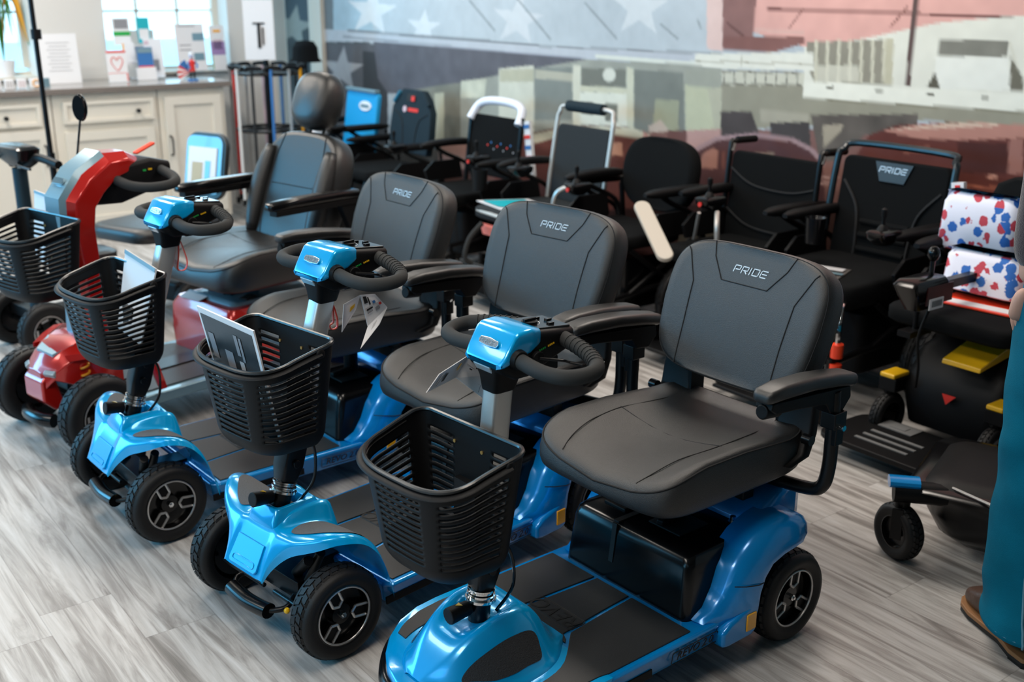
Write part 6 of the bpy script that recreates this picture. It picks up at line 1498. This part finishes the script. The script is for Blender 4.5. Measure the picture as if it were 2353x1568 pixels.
for sg in (1, -1):
    L, rings = leg(sg); j = obj('jeans_leg', L, 'denim', pe, ang=180, solid=.004, sub=1)
    k = 13
    obj('seam', MB().tube([tuple(Vector(r[k if sg > 0 else 19]) + Vector((-.002, .004 * sg, 0))) for r in rings[:-6]], .0028, 6), 'stitch', j)
    obj('hem_stitch', MB().tube([tuple(Vector(p) * 1.0 + Vector((0, 0, .004))) for p in rings[3]], .0012, 5, closed=True), 'stitch', j)
    # boot
    B = MB(); rg = []
    for x, hw, zt in ((-.115, .018, .09), (-.105, .034, .12), (-.07, .042, .16), (-.02, .044, .17), (.03, .046, .13), (.08, .050, .098), (.125, .051, .080), (.160, .044, .066), (.180, .030, .055), (.188, .012, .045)):
        rg.append([(x, sg * .105 + p, q) for p, q in rrect(2 * hw, zt - .022, min(hw, (zt - .022) / 2) * .85, 4, 0, .022 + (zt - .022) / 2)])
    B.loft(rg); bt = obj('boot', B, 'leather', pe, ang=70, sub=1)
    def sole(o, z0, z1, x0=-.13, x1=.2): 
        P = [(x, w) for x, w in ((-.118, .020), (-.105, .040), (-.06, .048), (0, .042), (.05, .050), (.11, .058), (.155, .053), (.182, .036), (.196, .012)) if x0 <= x <= x1]
        pts = [(x, sg * .105 + w * o) for x, w in P] + [(x, sg * .105 - w * o) for x, w in P[::-1]]
        return MB().ext(pts, z0, z1, 'xy')
    obj('welt', sole(1.03, .014, .026), 'sole', bt, bevel=.003); s_ = sole(1.0, .004, .015); obj('outsole', s_, 'engr', bt)
    obj('heel', sole(1.0, 0, .006, -.13, -.02), 'engr', bt)
# belt area / hips
obj('jeans_hips', MB().loft([[(x, y, z) for x, y in [(a * math.cos(k * PI / 12), b * math.sin(k * PI / 12)) for k in range(24)]] for z, a, b in ((.84, .115, .17), (.90, .13, .19), (.98, .13, .185), (1.02, .125, .175))]), 'denim', pe, ang=180)
sw = skin('sweater', [((0, 0, 1.0), (.155, .19)), ((-.01, 0, 1.14), (.145, .18)), ((0, 0, 1.30), (.15, .20)), ((0, 0, 1.42), (.11, .15)), ((0, 0, 1.49), .068),
    ((0, .17, 1.40), .085), ((-.02, .190, 1.24), .074), ((-.02, .192, 1.14), .066), ((.01, .188, 1.02), .056), ((.03, .183, .93), .046),
    ((0, -.20, 1.40), .085), ((-.02, -.262, 1.24), .074), ((-.02, -.278, 1.10), .066), ((.01, -.282, .98), .060), ((.04, -.280, .90), .050)],
    [(0, 1), (1, 2), (2, 3), (3, 4), (3, 5), (5, 6), (6, 7), (7, 8), (8, 9), (3, 10), (10, 11), (11, 12), (12, 13), (13, 14)], 'jacket', pe)
def hand(par, w, d, sg):
    """w wrist point, d down direction; palm plus five separate curled fingers"""
    w = Vector(w); nodes = []; 
    palm = skin('hand', [(tuple(w), (.028, .022)), (tuple(w + Vector((.004, 0, -.05))), (.036, .016)), (tuple(w + Vector((.006, 0, -.085))), (.038, .014))], [(0, 1), (1, 2)], 'skin', par)
    for k in range(4):
        x = -.026 + .0175 * k; L = [.060, .072, .068, .052][3 - k] if False else [.052, .066, .072, .064][k]
        p0 = w + Vector((x + .006, 0, -.088)); c_ = .35 + .12 * k
        p1 = p0 + Vector((.002, -sg * L * .18, -L * .42)); p2 = p1 + Vector((.002, -sg * L * (.25), -L * .24)); p3 = p2 + Vector((0, -sg * L * .26, .002))
        fg = skin('finger', [(tuple(p0 + Vector((0, 0, .012))), .0100), (tuple(p0), .0098), (tuple(p1), .0090), (tuple(p2), .0080), (tuple(p3), .0066)], [(0, 1), (1, 2), (2, 3), (3, 4)], 'skin', palm)
    t0 = w + Vector((.030, -sg * .004, -.030)); t1 = t0 + Vector((.022, -sg * .014, -.026)); t2 = t1 + Vector((.004, -sg * .020, -.024)); t3 = t2 + Vector((-.006, -sg * .014, -.012))
    skin('thumb', [(tuple(t0 + Vector((-.012, 0, .01))), .014), (tuple(t0), .013), (tuple(t1), .0115), (tuple(t2), .010), (tuple(t3), .008)], [(0, 1), (1, 2), (2, 3), (3, 4)], 'skin', palm)
    return palm
hand(pe, (.035, .183, .895), None, 1); hand(pe, (.045, -.272, .88), None, -1)
obj('hair', MB().ball((-.012, 0, 1.705), .098, 20, (1, .88, .86)), 'hair', pe)
fc = MB().ball((.098, 0, 1.64), .014, 10, (1.3, .8, 1.2)); obj('nose', fc, 'skin', pe)
for sg in (-1, 1): obj('ear', MB().ball((.0, sg * .082, 1.64), .022, 10, (.8, .35, 1.2)), 'skin', pe); obj('eye', MB().ball((.088, sg * .032, 1.665), .010, 10), 'white', pe)
obj('mouth', MB().ball((.094, 0, 1.600), .018, 10, (.4, 1.2, .3)), 'pink', pe)
# keys in the hand
cs, sn = math.cos(PA), math.sin(PA)
def pw(x, y, z): return Vector((PX + cs * x - sn * y, PY + sn * x + cs * y, z))
kr = pw(.03, .163, .765)
o = obj('key_ring', MB().tube([tuple(kr + Vector((.016 * math.cos(i * PI / 10), .005, .016 * math.sin(i * PI / 10)))) for i in range(20)], .0016, 6, closed=True), 'chrome'); tag(o, 'bunch of brass keys on a ring hanging from the hand at the right edge', 'keys')
for k, a in enumerate((-.5, -.25, .1)):
    f = frame(kr + Vector((0, .004 * k, -.016)), (math.cos(a), 0, math.sin(a)), (-math.sin(a) * -1, 0, -math.cos(a)))
    obj('key', MB().ext([(.010 * math.cos(i * PI / 6), .008 + .010 * math.sin(i * PI / 6)) for i in range(12)], 0, .002, 'xy').box((0, .040, .001), (.007, .048, .002)).box((.005, .055, .001), (.004, .006, .002)), 'gold' if k else 'chrome', o, xf=f)
obj('key_fob', MB().box(tuple(kr + Vector((-.012, 0, -.05))), (.022, .008, .07), rot=(0, .3, 0)), 'gloss', o, bevel=.003)
